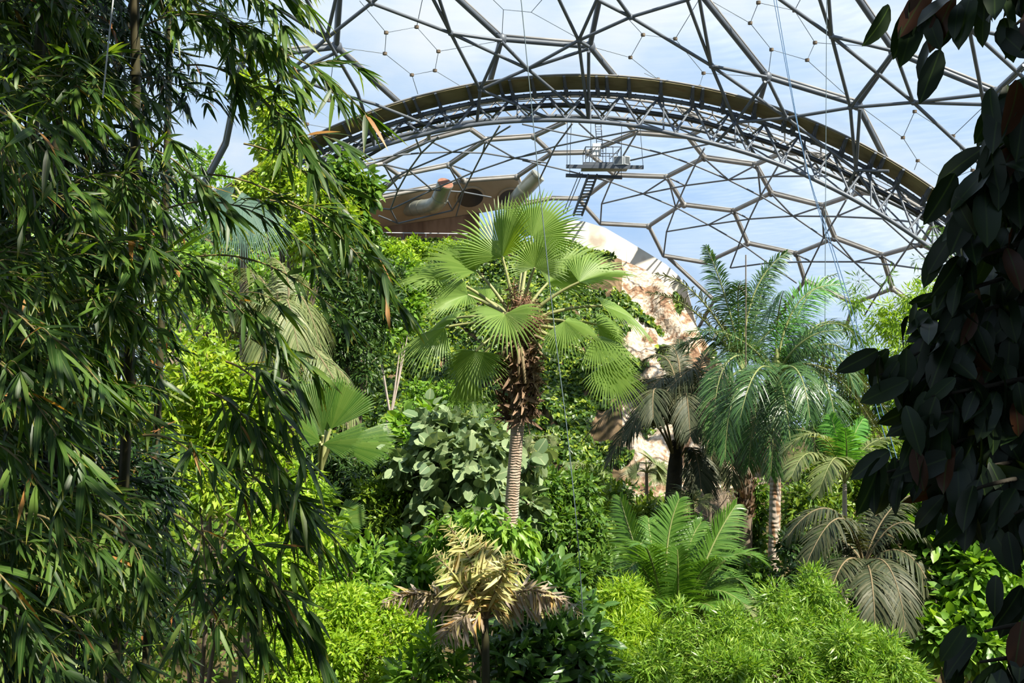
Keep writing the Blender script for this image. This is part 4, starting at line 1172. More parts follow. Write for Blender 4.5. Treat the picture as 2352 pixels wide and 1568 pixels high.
# the dark green feather palm on the tall grey trunk
Y = 20.0
r = rng_of('royal')
f = foot(1774, Y)
root = thing('feather_palm', f, 'tall dark green feather palm on a smooth grey trunk blotched with brown', 'palm')
c = P(1782, 862, Y)
tp = [f, P(1774, 1390, Y), P(1779, 1200, Y), P(1782, 1060, Y), P(1782, 960, Y), P(1782, 870, Y)]
trunk_part(root, 'trunk', tp, [.16, .105, .115, .108, .10, .09], 'royaltrunk', 20)
mb = MB(); tube(mb, [P(1782, 985, Y), P(1782, 930, Y), P(1783, 860, Y), P(1784, 800, Y)], [.10, .13, .11, .03], 14)
mb.build('crown_shaft', M['rachis'], root)
RS = [(1786, 740, 1800, 668, .1, -.5, 'royal', dict(ln=.8, droop=1.4, vang=.0)), (1830, 700, 1930, 655, .2, .3, 'royal_light', dict(ln=.62, hint=(.3, -.6, .6), droop=.35)),
      (1690, 775, 1580, 762, -.3, -.5), (1895, 745, 1985, 800, .2, .2), (1890, 800, 1962, 890, -.5, -.9), (1880, 860, 1920, 1000, -.7, -1.2),
      (1800, 905, 1815, 1010, -1.2, -1.7), (1672, 830, 1640, 1030, -.8, -1.3), (1690, 820, 1625, 905, -.5, -.9), (1700, 880, 1665, 1050, -1.1, -1.6),
      (1778, 960, 1770, 1090, -1.0, -1.2), (1900, 850, 2020, 1000, .4, .5, 'oil'), (1900, 820, 2042, 950, .8, 1.0, 'oil'), (1880, 745, 1968, 770, 1.0, 1.2, 'oil'),
      (1850, 690, 1918, 630, 1.2, 1.6, 'royal'), (1710, 870, 1690, 1010, .8, 1.0), (1850, 900, 1870, 1050, .7, .9), (1740, 940, 1720, 1070, -.7, -.9), (1900, 790, 1975, 850, .9, 1.1), (1720, 790, 1640, 830, .9, 1.2),
      (1830, 850, 1860, 960, -1.5, -2.2), (1740, 850, 1700, 960, -1.4, -2.1), (1850, 780, 1930, 760, -.4, -.6, 'royal', dict(hint=(.2, -.5, .7)))]
palm_frond_px(root, r, c, RS, Y, .52, 92, .021, 'royal', droop=.55, vang=.34, r0=.03, fwd=.6, ruffle=.30)

# the second palm on the shaggy brown trunk
Y = 23.5
r = rng_of('second')
f = foot(1712, Y)
root = thing('feather_palm', f, 'palm with upright bright fronds on a shaggy brown trunk behind the dark green palm', 'palm')
c = P(1706, 850, Y)
trunk_part(root, 'trunk', [f, P(1713, 1200, Y), P(1712, 1040, Y), P(1708, 860, Y)], [.16, .15, .16, .17], 'bark', 14)
mb = MB()
m = 420
zz = r.uniform(P(0, 1190, Y)[2], P(0, 960, Y)[2], m); an = r.uniform(0, TAU, m)
pp = np.stack([P(1712, 0, Y)[0] + .15 * np.cos(an), Y + .15 * np.sin(an), zz], -1)
dd = np.stack([np.cos(an) * .6, np.sin(an) * .6, np.full(m, 1.0)], -1) + r.normal(0, .25, (m, 3))
leaves(mb, T_SMALL, pp, dd, np.stack([np.cos(an), np.sin(an), np.zeros(m)], -1), r.uniform(.12, .25, m), .09)
mb.build('leaf_bases', M['skirt'], root)
S2 = [(1668, 690, 1622, 566, .2, .3, 'royal', dict(ln=.55, hint=(-.5, -.8, .1))), (1730, 680, 1806, 580, .3, .5, 'royal', dict(ln=.6, hint=(.4, -.8, .2))), (1695, 700, 1702, 646, .3, -.3, 'royal', dict(ln=.6)),
      (1612, 690, 1508, 630, .1, .2, 'oil', dict(ln=.5)), (1600, 720, 1487, 672, -.2, -.5, 'oil', dict(ln=.5)), (1736, 920, 1712, 1050, -.5, -.8, 'oil', dict(ln=.7)), (1660, 900, 1640, 1030, -.2, -.3, 'oil', dict(ln=.6)),
      (1640, 780, 1560, 800, .3, .4, 'royal', dict(ln=.6)), (1770, 760, 1850, 740, .5, .6, 'royal', dict(ln=.6)), (1690, 960, 1680, 1110, -.4, -.5, 'oil', dict(ln=.6)), (1745, 690, 1760, 620, .6, .9, 'royal', dict(ln=.55))]
palm_frond_px(root, r, c, S2, Y, .6, 110, .026, 'royal', droop=.45, vang=.35, r0=.035, ruffle=.4)

# the dark oil palm in front of the rock face
Y = 25.0
r = rng_of('oilpalm')
f = foot(1547, Y)
root = thing('feather_palm', f, 'dark shaded palm with brownish fronds on a short black trunk before the rock face', 'palm')
c = P(1553, 1070, Y)
trunk_part(root, 'trunk', [f, P(1546, 1140, Y), P(1551, 1075, Y), P(1555, 1010, Y)], [.24, .2, .19, .12], 'darkbark', 14)
S3 = [(1530, 870, 1440, 1010, -.3, -.9), (1600, 850, 1465, 985, -.5, -1.3), (1500, 890, 1340, 1010, 0, .1), (1480, 960, 1400, 1060, -.3, -.6), (1545, 850, 1475, 830, .3, .6), (1560, 840, 1520, 800, .5, 1.0),
      (1600, 860, 1650, 790, .4, .7), (1620, 900, 1660, 960, .2, .3), (1600, 960, 1640, 1090, -.3, -.6), (1590, 1030, 1610, 1120, -.4, -.9), (1510, 900, 1500, 960, -.8, -1.6), (1570, 900, 1585, 1000, -.8, -1.6), (1480, 910, 1400, 940, .4, .6), (1560, 860, 1560, 780, .9, 1.5),
      (1530, 900, 1455, 880, .6, 1.2), (1600, 900, 1640, 880, .8, 1.5)]
palm_frond_px(root, r, c, S3, Y, .66, 100, .032, 'oil', droop=.6, vang=.2, r0=.035, start=.34, stalk='rachis_brown')

# the big green feather palm at the bottom
Y = 15.0
r = rng_of('featherpalm')
f = foot(1545, Y)
root = thing('feather_palm', f, 'stemless bright green feather palm with broad upright fronds beside the fine bamboo bush', 'palm')
c = np.array([f[0], Y, P(0, 1500, Y)[2]])
trunk_part(root, 'trunk', [f, f * .5 + c * .5, c], [.16, .14, .10], 'bark', 12)
FN = (-.1, -.95, .3)
S4 = [(1530, 1290, 1560, 1146, .2, .4, 'feather', dict(hint=FN, ln=.62)), (1620, 1290, 1690, 1160, .2, .5, 'feather', dict(hint=(.5, -.8, .3), ln=.6)), (1650, 1300, 1755, 1290, -.2, -.3), (1470, 1290, 1424, 1142, .6, 1.1, 'feather', dict(hint=(-.6, -.7, .2))),
      (1500, 1300, 1470, 1250, -.5, -1.1, 'feather', dict(ln=.62)), (1480, 1310, 1440, 1330, -.3, -.7), (1556, 1380, 1556, 1262, -.9, -1.2, 'feather', dict(hint=(0, -.9, .4), ln=.55)), (1600, 1330, 1670, 1280, -.5, -.9, 'feather', dict(ln=.55)),
      (1610, 1370, 1700, 1380, -.6, -1.1), (1590, 1400, 1640, 1400, -.9, -1.5), (1500, 1380, 1460, 1420, -.8, -1.4), (1570, 1300, 1610, 1200, .7, 1.0, 'feather', dict(hint=FN)), (1440, 1340, 1410, 1400, .2, .1), (1650, 1340, 1720, 1360, .3, .2), (1660, 1390, 1730, 1420, -.3, -.5, 'paleleaf'), (1500, 1270, 1490, 1190, .9, 1.4, 'feather', dict(hint=FN))]
palm_frond_px(root, r, c, S4, Y, .56, 112, .022, 'feather', droop=.30, vang=.3, r0=.028, start=.16, ruffle=.08)

# young bright palm right of the tall trunk
Y = 17.5
r = rng_of('young')
f = foot(1941, Y)
root = thing('feather_palm', f, 'young bright yellow-green palm on a thin stem right of the tall grey trunk', 'palm')
c = P(1940, 1110, Y)
trunk_part(root, 'trunk', [f, P(1941, 1300, Y), P(1940, 1170, Y), c], [.06, .05, .042, .035], 'palebark', 10)
S5 = [(1928, 1030, 1908, 955, .1, .2, 'royal_light', dict(hint=(-.5, -.8, .1), ln=.42)), (1955, 1020, 1982, 962, .2, .4, 'royal_light', dict(hint=(.5, -.8, .1), ln=.42)), (1985, 1030, 2050, 1006, .1, .2, 'paleleaf', dict(ln=.45)), (1885, 1000, 1800, 1036, -.2, -.3, 'paleleaf', dict(ln=.45)),
      (1870, 1040, 1820, 1090, -.4, -.8, 'paleleaf', dict(ln=.42)), (1990, 1060, 2060, 1075, -.3, -.6, 'paleleaf'), (1945, 1040, 1940, 985, -.4, -.8, 'royal_light'), (1920, 1050, 1880, 1130, -.6, -1.0, 'paleleaf')]
palm_frond_px(root, r, c, S5, Y, .42, 48, .034, 'royal_light', droop=.4, vang=.25, r0=.018, start=.2)

# brownish drooping palm at right
Y = 15.5
r = rng_of('brownpalm')
f = foot(1985, Y)
root = thing('feather_palm', f, 'drooping palm with brownish shaded fronds under the young bright palm', 'palm')
c = P(1985, 1300, Y)
trunk_part(root, 'trunk', [f, f * .5 + c * .5, c], [.14, .13, .10], 'darkbark', 12)
S6 = [(1910, 1170, 1810, 1230, -.2, -.4), (1930, 1190, 1850, 1300, -.5, -1.0), (2030, 1190, 2095, 1136, .2, .4), (2070, 1200, 2152, 1280, -.1, -.3), (2080, 1270, 2155, 1400, -.4, -.8), (2040, 1300, 2080, 1440, -.8, -1.3), (1960, 1220, 1920, 1180, .4, .8),
      (2000, 1320, 2010, 1440, -1.0, -1.5, 'oil'), (2060, 1320, 2150, 1390, .3, .4, 'paleleaf', dict(ln=.32)), (1930, 1240, 1860, 1250, .2, .3), (2010, 1190, 2020, 1130, .5, .8), (2090, 1240, 2145, 1330, .3, .4), (1940, 1290, 1900, 1390, -.6, -1.1), (2060, 1340, 2100, 1400, -.5, -.8, 'drygrey', dict(ln=.3))]
palm_frond_px(root, r, c, S6, Y, .46, 70, .03, 'oil', droop=.6, vang=.2, r0=.022, stalk='rachis_brown')

# pale dry palm behind the bamboo
Y = 23.0
r = rng_of('palepalm')
f = foot(660, Y)
root = thing('feather_palm', f, 'pale dull green palm with weeping fronds behind the bamboo tips', 'palm')
c = P(655, 760, Y)
trunk_part(root, 'trunk', [f, P(658, 1000, Y), c], [.16, .13, .12], 'bark', 12)
S7 = [(690, 680, 745, 830, -.3, -.5), (640, 690, 580, 800, -.4, -.8), (660, 690, 690, 830, -.8, -1.3), (610, 680, 540, 720, 0, 0), (660, 640, 620, 590, .3, .5), (700, 700, 760, 760, .3, .5), (620, 720, 600, 830, -.7, -1.1), (640, 640, 700, 640, .5, .8), (600, 640, 540, 620, .4, .7), (700, 780, 800, 870, -.5, -.9), (720, 800, 815, 960, -.8, -1.5), (590, 700, 500, 790, .2, .2)]
palm_frond_px(root, r, c, S7, Y, .66, 80, .03, 'paleleaf', droop=.95, vang=.1, r0=.03, stalk='rachis_brown')

# the dying fishtail palm, yellow and dry
Y = 10.4
r = rng_of('dying')
f = foot(1116, Y)
root = thing('fishtail_palm', f, 'dying palm with yellowed and dry grey leaflets on a slim green stem', 'palm')
c = P(1114, 1420, Y)
trunk_part(root, 'trunk', [f, P(1116, 1570, Y), P(1115, 1480, Y), c], [.06, .045, .042, .036], 'culm', 12)
mb = MB(); tube(mb, through(P(1113, 1510, Y), P(1100, 1490, Y), P(1088, 1455, Y)), .02, 8); mb.build('side_shoot', M['culm'], root)


def fish_frond(pts, ln, n, mat, wd=.15, droop=.45, per=2):
    pts = np.asarray(pts, float)
    t = np.linspace(.12, 1, n)
    i = t * (len(pts) - 1)
    p = np.stack([np.interp(i, np.arange(len(pts)), pts[:, k]) for k in range(3)], -1)
    tan = nrm(np.stack([np.interp(i, np.arange(len(pts)), np.gradient(pts, axis=0)[:, k]) for k in range(3)], -1))
    mb = MB()
    for sg in (-1, 1):
        for _ in range(per):
            s_ = np.cross(tan, np.array([0, -.8, .5])) * sg
            d = nrm(s_ + tan * r.uniform(.2, .9, (n, 1)) + r.normal(0, .28, (n, 3)) - UP * droop)
            L = ln * r.uniform(.6, 1.15, n) * np.clip(np.sin(np.pi * (.2 + .75 * t)), .35, 1)
            leaves(mb, T_MED, p + r.normal(0, .02, (n, 3)), d, r.normal(0, .6, (n, 3)) + np.array([.2, -.6, .8]), L, L * wd)
    o = mb.build('frond', M[mat], root)
    mb = MB(); tube(mb, pts, np.linspace(.018, .006, len(pts)), 6); mb.build('rachis', M['rachis_brown'], o)


fish_frond(through(c, P(1095, 1320, Y), P(1030, 1205, Y + .3)), .31, 60, 'straw', droop=.25)
fish_frond(through(c, P(1125, 1320, Y + .1), P(1090, 1225, Y + .2)), .28, 40, 'straw', droop=.3)
fish_frond(through(c, P(1150, 1330, Y - .2), P(1175, 1270, Y - .3)), .26, 32, 'straw', droop=.6)
fish_frond(through(c, P(1065, 1345, Y - .2), P(1000, 1275, Y - .2)), .28, 34, 'straw', droop=.4)
fish_frond(through(c, P(1240, 1375, Y + .2), P(1300, 1370, Y + .5)), .24, 36, 'drygrey', droop=1.0)
fish_frond(through(c, P(1210, 1355, Y), P(1330, 1400, Y - .1)), .25, 46, 'drygrey', droop=.9)
fish_frond(through(c, P(990, 1365, Y), P(885, 1385, Y)), .25, 46, 'drygrey', droop=.8)
fish_frond(through(c, P(1060, 1420, Y - .3), P(1010, 1480, Y - .5)), .25, 30, 'drygrey', droop=.8)
fish_frond(through(c, P(1160, 1350, Y + .2), P(1210, 1300, Y + .4)), .26, 26, 'straw', droop=.8)


# ------------------------------------------------------------------ fan palms
def fan_blade(mb, r, H, A, Nn, R, spread=115., seg=46, split=.62, fold=.18, droop=.16, tip=.22, pleat=.22, base_w=1., back=.72):
    A = nrm(A)
    Nn = nrm(Nn - A * (Nn @ A))
    S = np.cross(A, Nn)
    th = np.radians(np.linspace(-spread, spread, seg + 1))
    hw = abs(th[1] - th[0]) / 2
    st = np.array([.02, .22, .45, split, split + (1 - split) * .4, split + (1 - split) * .75, 1.])
    V, Q = [], []
    k0 = 0
    for k in range(seg):
        a = (th[k] + th[k + 1]) / 2
        Rk = R * (back + (1 - back) * math.cos(a)) * r.uniform(.95, 1.04)
        u = math.cos(a) * A + math.sin(a) * S
        tg = -math.sin(a) * A + math.cos(a) * S
        sag = r.uniform(.6, 1.4)
        for s in st:
            w = hw * Rk * s if s <= split else hw * Rk * split * max((1 - s) / (1 - split), .02) ** .75
            z = fold * Rk * s * abs(math.sin(a)) ** 1.3 - droop * Rk * s * s
            c_ = H + u * Rk * s + Nn * z - UP * (tip * sag * Rk * max(0, s - split * .8) ** 2)
            V += [c_ - tg * w - Nn * 0, c_ + Nn * pleat * w * 2.0, c_ + tg * w]
        n = len(st)
        for i in range(n - 1):
            for j in (0, 1):
                b = k0 + i * 3 + j
                Q.append((b, b + 1, b + 4, b + 3))
        k0 += n * 3
    mb.add(np.array(V), np.array(Q))


def fan_leaf(root, r, c, H, T, Nn, mat='fan', pet=.022, name='fan_leaf', stalk='petiole', bow=.12, **kw):
    H, T = np.asarray(H, float), np.asarray(T, float)
    R = np.linalg.norm(T - H)
    mb = MB()
    fan_blade(mb, r, H, T - H, np.asarray(Nn, float), R, **kw)
    o = mb.build(name, M[mat], root, smooth=False)
    mb = MB()
    m = (np.asarray(c) + H) / 2 + UP * bow * np.linalg.norm(H - c)
    tube(mb, through(c, m, H, 9), np.linspace(pet * 1.5, pet * .8, 9), 7)
    mb.build('petiole', M[stalk], o)
    return o


# the hero: tall fan palm with a skirt of dead leaf bases
Y = 13.0
r = rng_of('hero')
f = foot(1158, Y)
root = thing('fan_palm', f, 'tall fan palm with pleated green leaves and a brown skirt of dead leaf bases', 'palm')
c = P(1188, 770, Y)
tp = [f, P(1162, 1350, Y), P(1170, 1250, Y), P(1178, 1120, Y), P(1187, 1000, Y), P(1192, 940, Y), P(1190, 800, Y), P(1186, 720, Y)]
trunk_part(root, 'trunk', tp, [.13, .105, .095, .088, .085, .10, .14, .12], 'fantrunk', 20)
mb = MB()
m = 620
t = r.random(m) ** .9
zz = P(0, 968, Y)[2] * (1 - t) + P(0, 770, Y)[2] * t
an = r.uniform(0, TAU, m)
rad = .12 + .13 * np.sin(np.pi * np.clip(t * .9 + .12, 0, 1))
cx = np.interp(zz, [tp[5][2], tp[6][2]], [tp[5][0], tp[6][0]])
o_ = np.stack([np.cos(an), np.sin(an), np.zeros(m)], -1)
pp = np.stack([cx, np.full(m, Y), zz], -1) + o_ * rad[:, None] * .75
dd = o_ * r.uniform(.5, 1.1, m)[:, None] + UP * r.normal(.35, .45, m)[:, None] + r.normal(0, .35, (m, 3))
leaves(mb, leaf_t([0, .3, .7, 1], [1, .8, .5, .2], .5, .5), pp, dd, o_ + r.normal(0, .4, (m, 3)), r.uniform(.10, .24, m), r.uniform(.03, .09, m))
mb.build('leaf_base_skirt', M['skirt'], root)
for (x0, y0, x1, y1, dy) in ((1190, 780, 1192, 862, -.28), (1195, 785, 1206, 880, -.3), (1178, 785, 1150, 822, -.25), (1205, 780, 1243, 800, -.15), (1172, 775, 1120, 782, -.2), (1200, 775, 1250, 782, -.1), (1212, 800, 1255, 826, -.1)):
    mb = MB(); tube(mb, through(P(x0, y0, Y - .1), P((x0 + x1) / 2, (y0 + y1) / 2 - 8, Y + dy), P(x1, y1, Y + dy)), np.linspace(.026, .02, 12), 6)
    mb.build('dead_stalk', M['rachis_brown'], root)
# leaf bases of living leaves
mb = MB()
for a in np.linspace(0, TAU, 11, endpoint=False):
    d = np.array([math.cos(a), math.sin(a), 0])
    tube(mb, through(c - UP * .1 + d * .06, c + d * .16 + UP * .08, c + d * .2 + UP * .3, 6), [.06, .055, .05, .045, .04, .03], 8)
mb.build('leaf_sheath', M['petiole'], root)
for (x, y, dy, n_) in ((1210, 690, -.25, 300), (1235, 735, -.3, 300), (1180, 665, -.1, 160), (1222, 700, .2, 160)):
    mb = MB()
    b = c + UP * .1
    e = P(x, y, Y + dy)
    tube(mb, through(b, (b + e) / 2 + UP * .12, e, 7), np.linspace(.016, .006, 7), 5)
    k = np.clip(r.normal(.75, .22, n_), .2, 1.15)[:, None]
    pp = b * (1 - k) + e * k + r.normal(0, .045, (n_, 3))
    leaves(mb, T_FINE, pp, r.normal(0, .7, (n_, 3)) - UP * .5, r.normal(0, 1, (n_, 3)), r.uniform(.10, .2, n_), .012)
    mb.build('flower_stalk', M['fibre'], root)

FW = np.array([0, -1., 0])
#        hastula      tip        dY hast, tip      normal hint            spread fold droop
HL = [((1154, 590), (1126, 445), .0, .2, (-.55, -.8, .2), 96, .42, .04, .70),
      ((1222, 545), (1310, 455), .5, .7, (.3, -.9, .35), 88, .25, .05, .70),
      ((1228, 614), (1242, 522), -.35, -.5, (.25, -.85, .45), 112, .38, .06, .82),
      ((1258, 650), (1388, 545), .25, .35, (.1, -.55, .85), 78, .18, .10, .66),
      ((1330, 648), (1450, 598), -.1, .05, (.1, -.40, .9), 92, .45, .14, .66),
      ((1383, 702), (1508, 738), -.1, .1, (.15, -.32, .95), 92, .22, .26, .66),
      ((1296, 737), (1374, 780), -.45, -.7, (-.1, -.5, .85), 108, -.28, .22, .75),
      ((1362, 779), (1480, 814), -.25, -.35, (.0, -.5, .88), 98, -.22, .22, .66),
      ((1390, 840), (1466, 928), -.3, -.5, (.3, -.75, .6), 92, .06, .12, .66),
      ((1096, 622), (982, 545), .15, .2, (-.15, -.5, .85), 80, .22, .12, .64),
      ((1034, 640), (918, 618), .25, .35, (-.1, -.5, .85), 88, .34, .16, .68),
      ((1074, 677), (962, 702), -.2, -.3, (-.1, -.5, .85), 98, .36, .16, .70),
      ((1022, 752), (893, 788), .0, .0, (-.05, -.40, .92), 92, -.3, .26, .68),
      ((1092, 806), (1062, 908), -.35, -.55, (-.3, -.8, .4), 98, -.22, .12, .70),
      ((1064, 862), (1078, 957), -.25, -.35, (-.1, -.95, .25), 44, -.15, .1, .75),
      ((1160, 722), (1172, 790), -.5, -1.05, (.0, -.35, .93), 108, .5, .2, .7),
      ((1370, 745), (1455, 775), .35, .5, (.1, -.6, .75), 88, .15, .2, .7),
      ((1275, 775), (1282, 822), .25, .3, (.3, -.9, .2), 48, -.3, .1, .75),
      ((1206, 545), (1194, 452), .6, .9, (.4, -.9, .2), 62, .15, .05, .7),
      ((1050, 730), (985, 735), .6, .9, (-.1, -.5, .8), 85, .1, .2, .7),
      ((1120, 690), (1090, 640), .7, 1.1, (0, -.8, .6), 85, .1, .1, .7)]
for (hx, hy), (tx, ty), d1, d2, nn, spd, fo, dr, bk in HL:
    fan_leaf(root, r, c + np.array([0, 0, .12]), P(hx, hy, Y + d1), P(tx, ty, Y + d2), nn, spread=spd, fold=fo, droop=dr, back=bk, bow=.06, pet=.02, split=.55, pleat=.62, tip=.3, seg=38)


def fan_plant(label, base_px, Y, crown, specs, mat, name='fan_palm', stem=.05, group=None, **kw):
    r = rng_of(label)
    f = foot(base_px, Y)
    root = thing(name, f, label, 'palm', group)
    c = P(crown[0], crown[1], Y)
    trunk_part(root, 'trunk', [f, (f + c) / 2 + np.array([.02, 0, 0]), c], [stem * 1.2, stem, stem * .8], 'bark', 10)
    for (hx, hy), (tx, ty), d1, d2, nn, spd in specs:
        fan_leaf(root, r, c, P(hx, hy, Y + d1), P(tx, ty, Y + d2), nn, mat, spread=spd, **kw)
    return root


fan_plant('broad fan plant with huge upright pleated leaves behind the bamboo tips', 735, 17.0, (735, 1090),
          [((742, 1000), (690, 872), -.2, -.1, (-.3, -.9, .2), 42), ((760, 985), (805, 872), .1, .1, (.35, -.9, .1), 46), ((765, 1020), (905, 1010), -.2, -.4, (-.1, -.5, .85), 38),
           ((735, 1015), (690, 965), -.4, -.8, (-.2, -.7, .7), 48), ((750, 990), (760, 890), .3, .5, (0, -1, .1), 40), ((740, 1020), (830, 1000), -.5, -.9, (0, -.6, .8), 36)], 'broadfan', split=.86, seg=30, fold=.1, droop=.1, tip=.2, pleat=.35, pet=.03, back=.9, stem=.06)
fan_plant('low fan palm with half-hidden round leaves beside the tall bright shrub', 770, 15.5, (770, 1330),
          [((740, 1150), (700, 1120), 0, 0, (-.2, -.9, .3), 95), ((775, 1195), (842, 1190), -.2, -.3, (0, -.75, .6), 78)], 'broadfan', split=.85, seg=34, fold=.15, droop=.1, pet=.02, stem=.05)
fan_plant('drooping dark fan leaf on an arching stalk beside the starry shrub', 800, 14.2, (800, 1400),
          [((822, 1262), (900, 1372), -.2, -.5, (.3, -.9, .35), 52)], 'broadfan', split=.88, seg=30, fold=.2, droop=.1, pet=.02, stem=.04)
fan_plant('fan leaf spreading right behind the lower ringed trunk', 1190, 14.5, (1190, 1400),
          [((1180, 1306), (1262, 1312), .1, .0, (0, -.5, .85), 34), ((1110, 1165), (1110, 1128), .4, .4, (0, -.95, .2), 80)], 'broadfan', split=.85, seg=24, droop=.15, pet=.018, stem=.04)
fan_plant('blue-green fan palm hanging behind the bamboo near the yellow-green tree', 560, 24, (560, 470),
          [((555, 440), (600, 598), -.4, -.8, (.3, -.95, .15), 40), ((530, 450), (515, 580), -.4, -.6, (-.1, -.95, .2), 38), ((540, 430), (470, 500), .2, .4, (-.2, -.8, .5), 45)],
          'bluefan', split=.55, seg=40, droop=.1, pet=.03, stem=.12)
for label, bx, Yp, cr, sc in (('small pale fan palm at the ivy foot left of the dark shaded palm', 1485, 31, (1485, 1085), 1.),
                              ('small pale fan palm peeping out behind the dark shaded palm trunk', 1530, 33, (1535, 1090), .9),
                              ('small light fan palm at the cliff foot right of the ringed trunk', 1245, 30, (1245, 1030), .9),
                              ('pale fan palm in the shrubs below the small fan palms', 1350, 29, (1340, 1085), .8),
                              ('small fan palm between the rock foot and the shaggy brown trunk', 1625, 30, (1632, 1095), .8),
                              ('light fan palm just behind the top of the green feather palm', 1590, 24, (1590, 1150), .8)):
    rr = rng_of(label)
    sp = []
    for k in range(11):
        a = rr.uniform(-.15, 1.15) * math.pi
        l1, l2 = rr.uniform(18, 34) * sc, rr.uniform(26, 36) * sc
        hx, hy = cr[0] + math.cos(a) * l1, cr[1] - math.sin(a) * l1 * .9
        sp.append(((hx, hy), (hx + math.cos(a) * l2, hy - math.sin(a) * l2 * .6 + 8), rr.uniform(-.5, .5), rr.uniform(-.6, .6), (math.cos(a) * .3, -.8, .5), 85))
    fan_plant(label, bx, Yp, cr, sp, 'paleleaf', split=.45, seg=24, droop=.2, pet=.014, stem=.06)

# ------------------------------------------------------------------ the great bamboo on the left
def leaf_along(mb, r, pts, spacing, ln, mat=0, hang=.45, side=.55, tipfan=4, fl=1.):
    pts = np.asarray(pts, float)
    seg = np.concatenate([[0], np.cumsum(np.linalg.norm(np.diff(pts, axis=0), axis=1))])
    n = max(int(seg[-1] / spacing), 2)
    s = np.linspace(seg[-1] * .06, seg[-1], n)
    p = np.stack([np.interp(s, seg, pts[:, k]) for k in range(3)], -1)
    g = np.gradient(pts, axis=0)
    tan = nrm(np.stack([np.interp(s, seg, g[:, k]) for k in range(3)], -1))
    sg = np.where(np.arange(n) % 2, 1., -1.)
    sd = nrm(np.cross(tan, UP + r.normal(0, .3, 3)))
    d = nrm(tan * r.uniform(.75, 1.15, n)[:, None] + sd * (sg * side * r.uniform(.2, 1.5, n))[:, None] + r.normal(0, .22, (n, 3)) - UP * (hang * r.uniform(.0, 1.2, n))[:, None])
    L = ln * r.uniform(.7, 1.15, n)
    nh = UP * .7 + sd * (sg * .35)[:, None] + np.array([.1, -.35, 0]) + r.normal(0, .35, (n, 3))
    if tipfan:
        e = np.repeat(pts[-1:], tipfan, 0)
        d = np.concatenate([d, nrm(tan[-1] + sd[-1][None] * np.linspace(-.75, .75, tipfan)[:, None] + r.normal(0, .2, (tipfan, 3)) - UP * .2)])
        p = np.concatenate([p, e]); L = np.concatenate([L, ln * r.uniform(.8, 1.2, tipfan)])
        nh = np.concatenate([nh, UP + r.normal(0, .4, (tipfan, 3))])
    leaves(mb, T_BAMBOO, p, d, nh, L, L * .115 * r.uniform(.85, 1.2, len(L)), mat)


def bamboo_branch(parent, r, a, b, ln, ntwig, mat='bamboo', arch=.12, spacing=.045, own=True):
    a, b = np.asarray(a, float), np.asarray(b, float)
    D = np.linalg.norm(b - a)
    pts = through(a, (a + b) / 2 + UP * arch * D, b, 14)
    mb, st = MB(), MB()
    tube(st, pts, np.linspace(.007, .0025, 14), 5)
    if own:
        k = int(14 * .45)
        leaf_along(mb, r, pts[k:], spacing, ln, hang=.42)
    for i in range(ntwig):
        t = r.uniform(.08, .85)
        j = t * 13
        p = np.array([np.interp(j, np.arange(14), pts[:, q_]) for q_ in range(3)])
        tg = nrm(b - a)
        d = nrm(tg * r.uniform(.7, 1.2) + r.normal(0, .34, 3) + np.array([.14, -.1, .02]))
        L = r.uniform(.12, .26) * ln / .2
        tw = through(p, p + d * L * .5 + UP * .03, p + d * L - UP * .06 * L, 6)
        tube(st, tw, np.linspace(.003, .0015, 6), 4, 0, False)
        leaf_along(mb, r, tw, spacing * .85, ln * r.uniform(.75, 1.05), hang=.22, tipfan=5)
    o = mb.build('leafy_branch', M[mat], parent)
    st.build('twig', M['twig'], o)
    return o


r = rng_of('bamboo')
f = foot(60, 7.0)
root = thing('bamboo', f, 'great bamboo clump with long narrow leaves filling the whole left side', 'bamboo')
for (x0, x1, x2, Yc, rad) in ((-150, 40, 150, 6.6, .05), (60, 130, 110, 7.4, .055), (120, 300, 262, 7.0, .045), (-60, 120, 262, 8.2, .05), (250, 370, 380, 8.8, .04), (-250, -60, -20, 6.0, .05), (160, 200, 420, 8.6, .035)):
    b0 = foot(x0, Yc)
    e = P(x2, -250, Yc - .4)
    mb = MB()
    cur = through(b0, P(x1, 750, Yc), e, 26)
    tube(mb, cur, np.linspace(rad, rad * .6, 26), 10)
    for i in range(1, 26, 2):
        tube(mb, [cur[i] - UP * .012, cur[i] + UP * .012], rad * 1.22 * (1 - .4 * i / 26), 10)
    mb.build('culm', M['culm'], root)
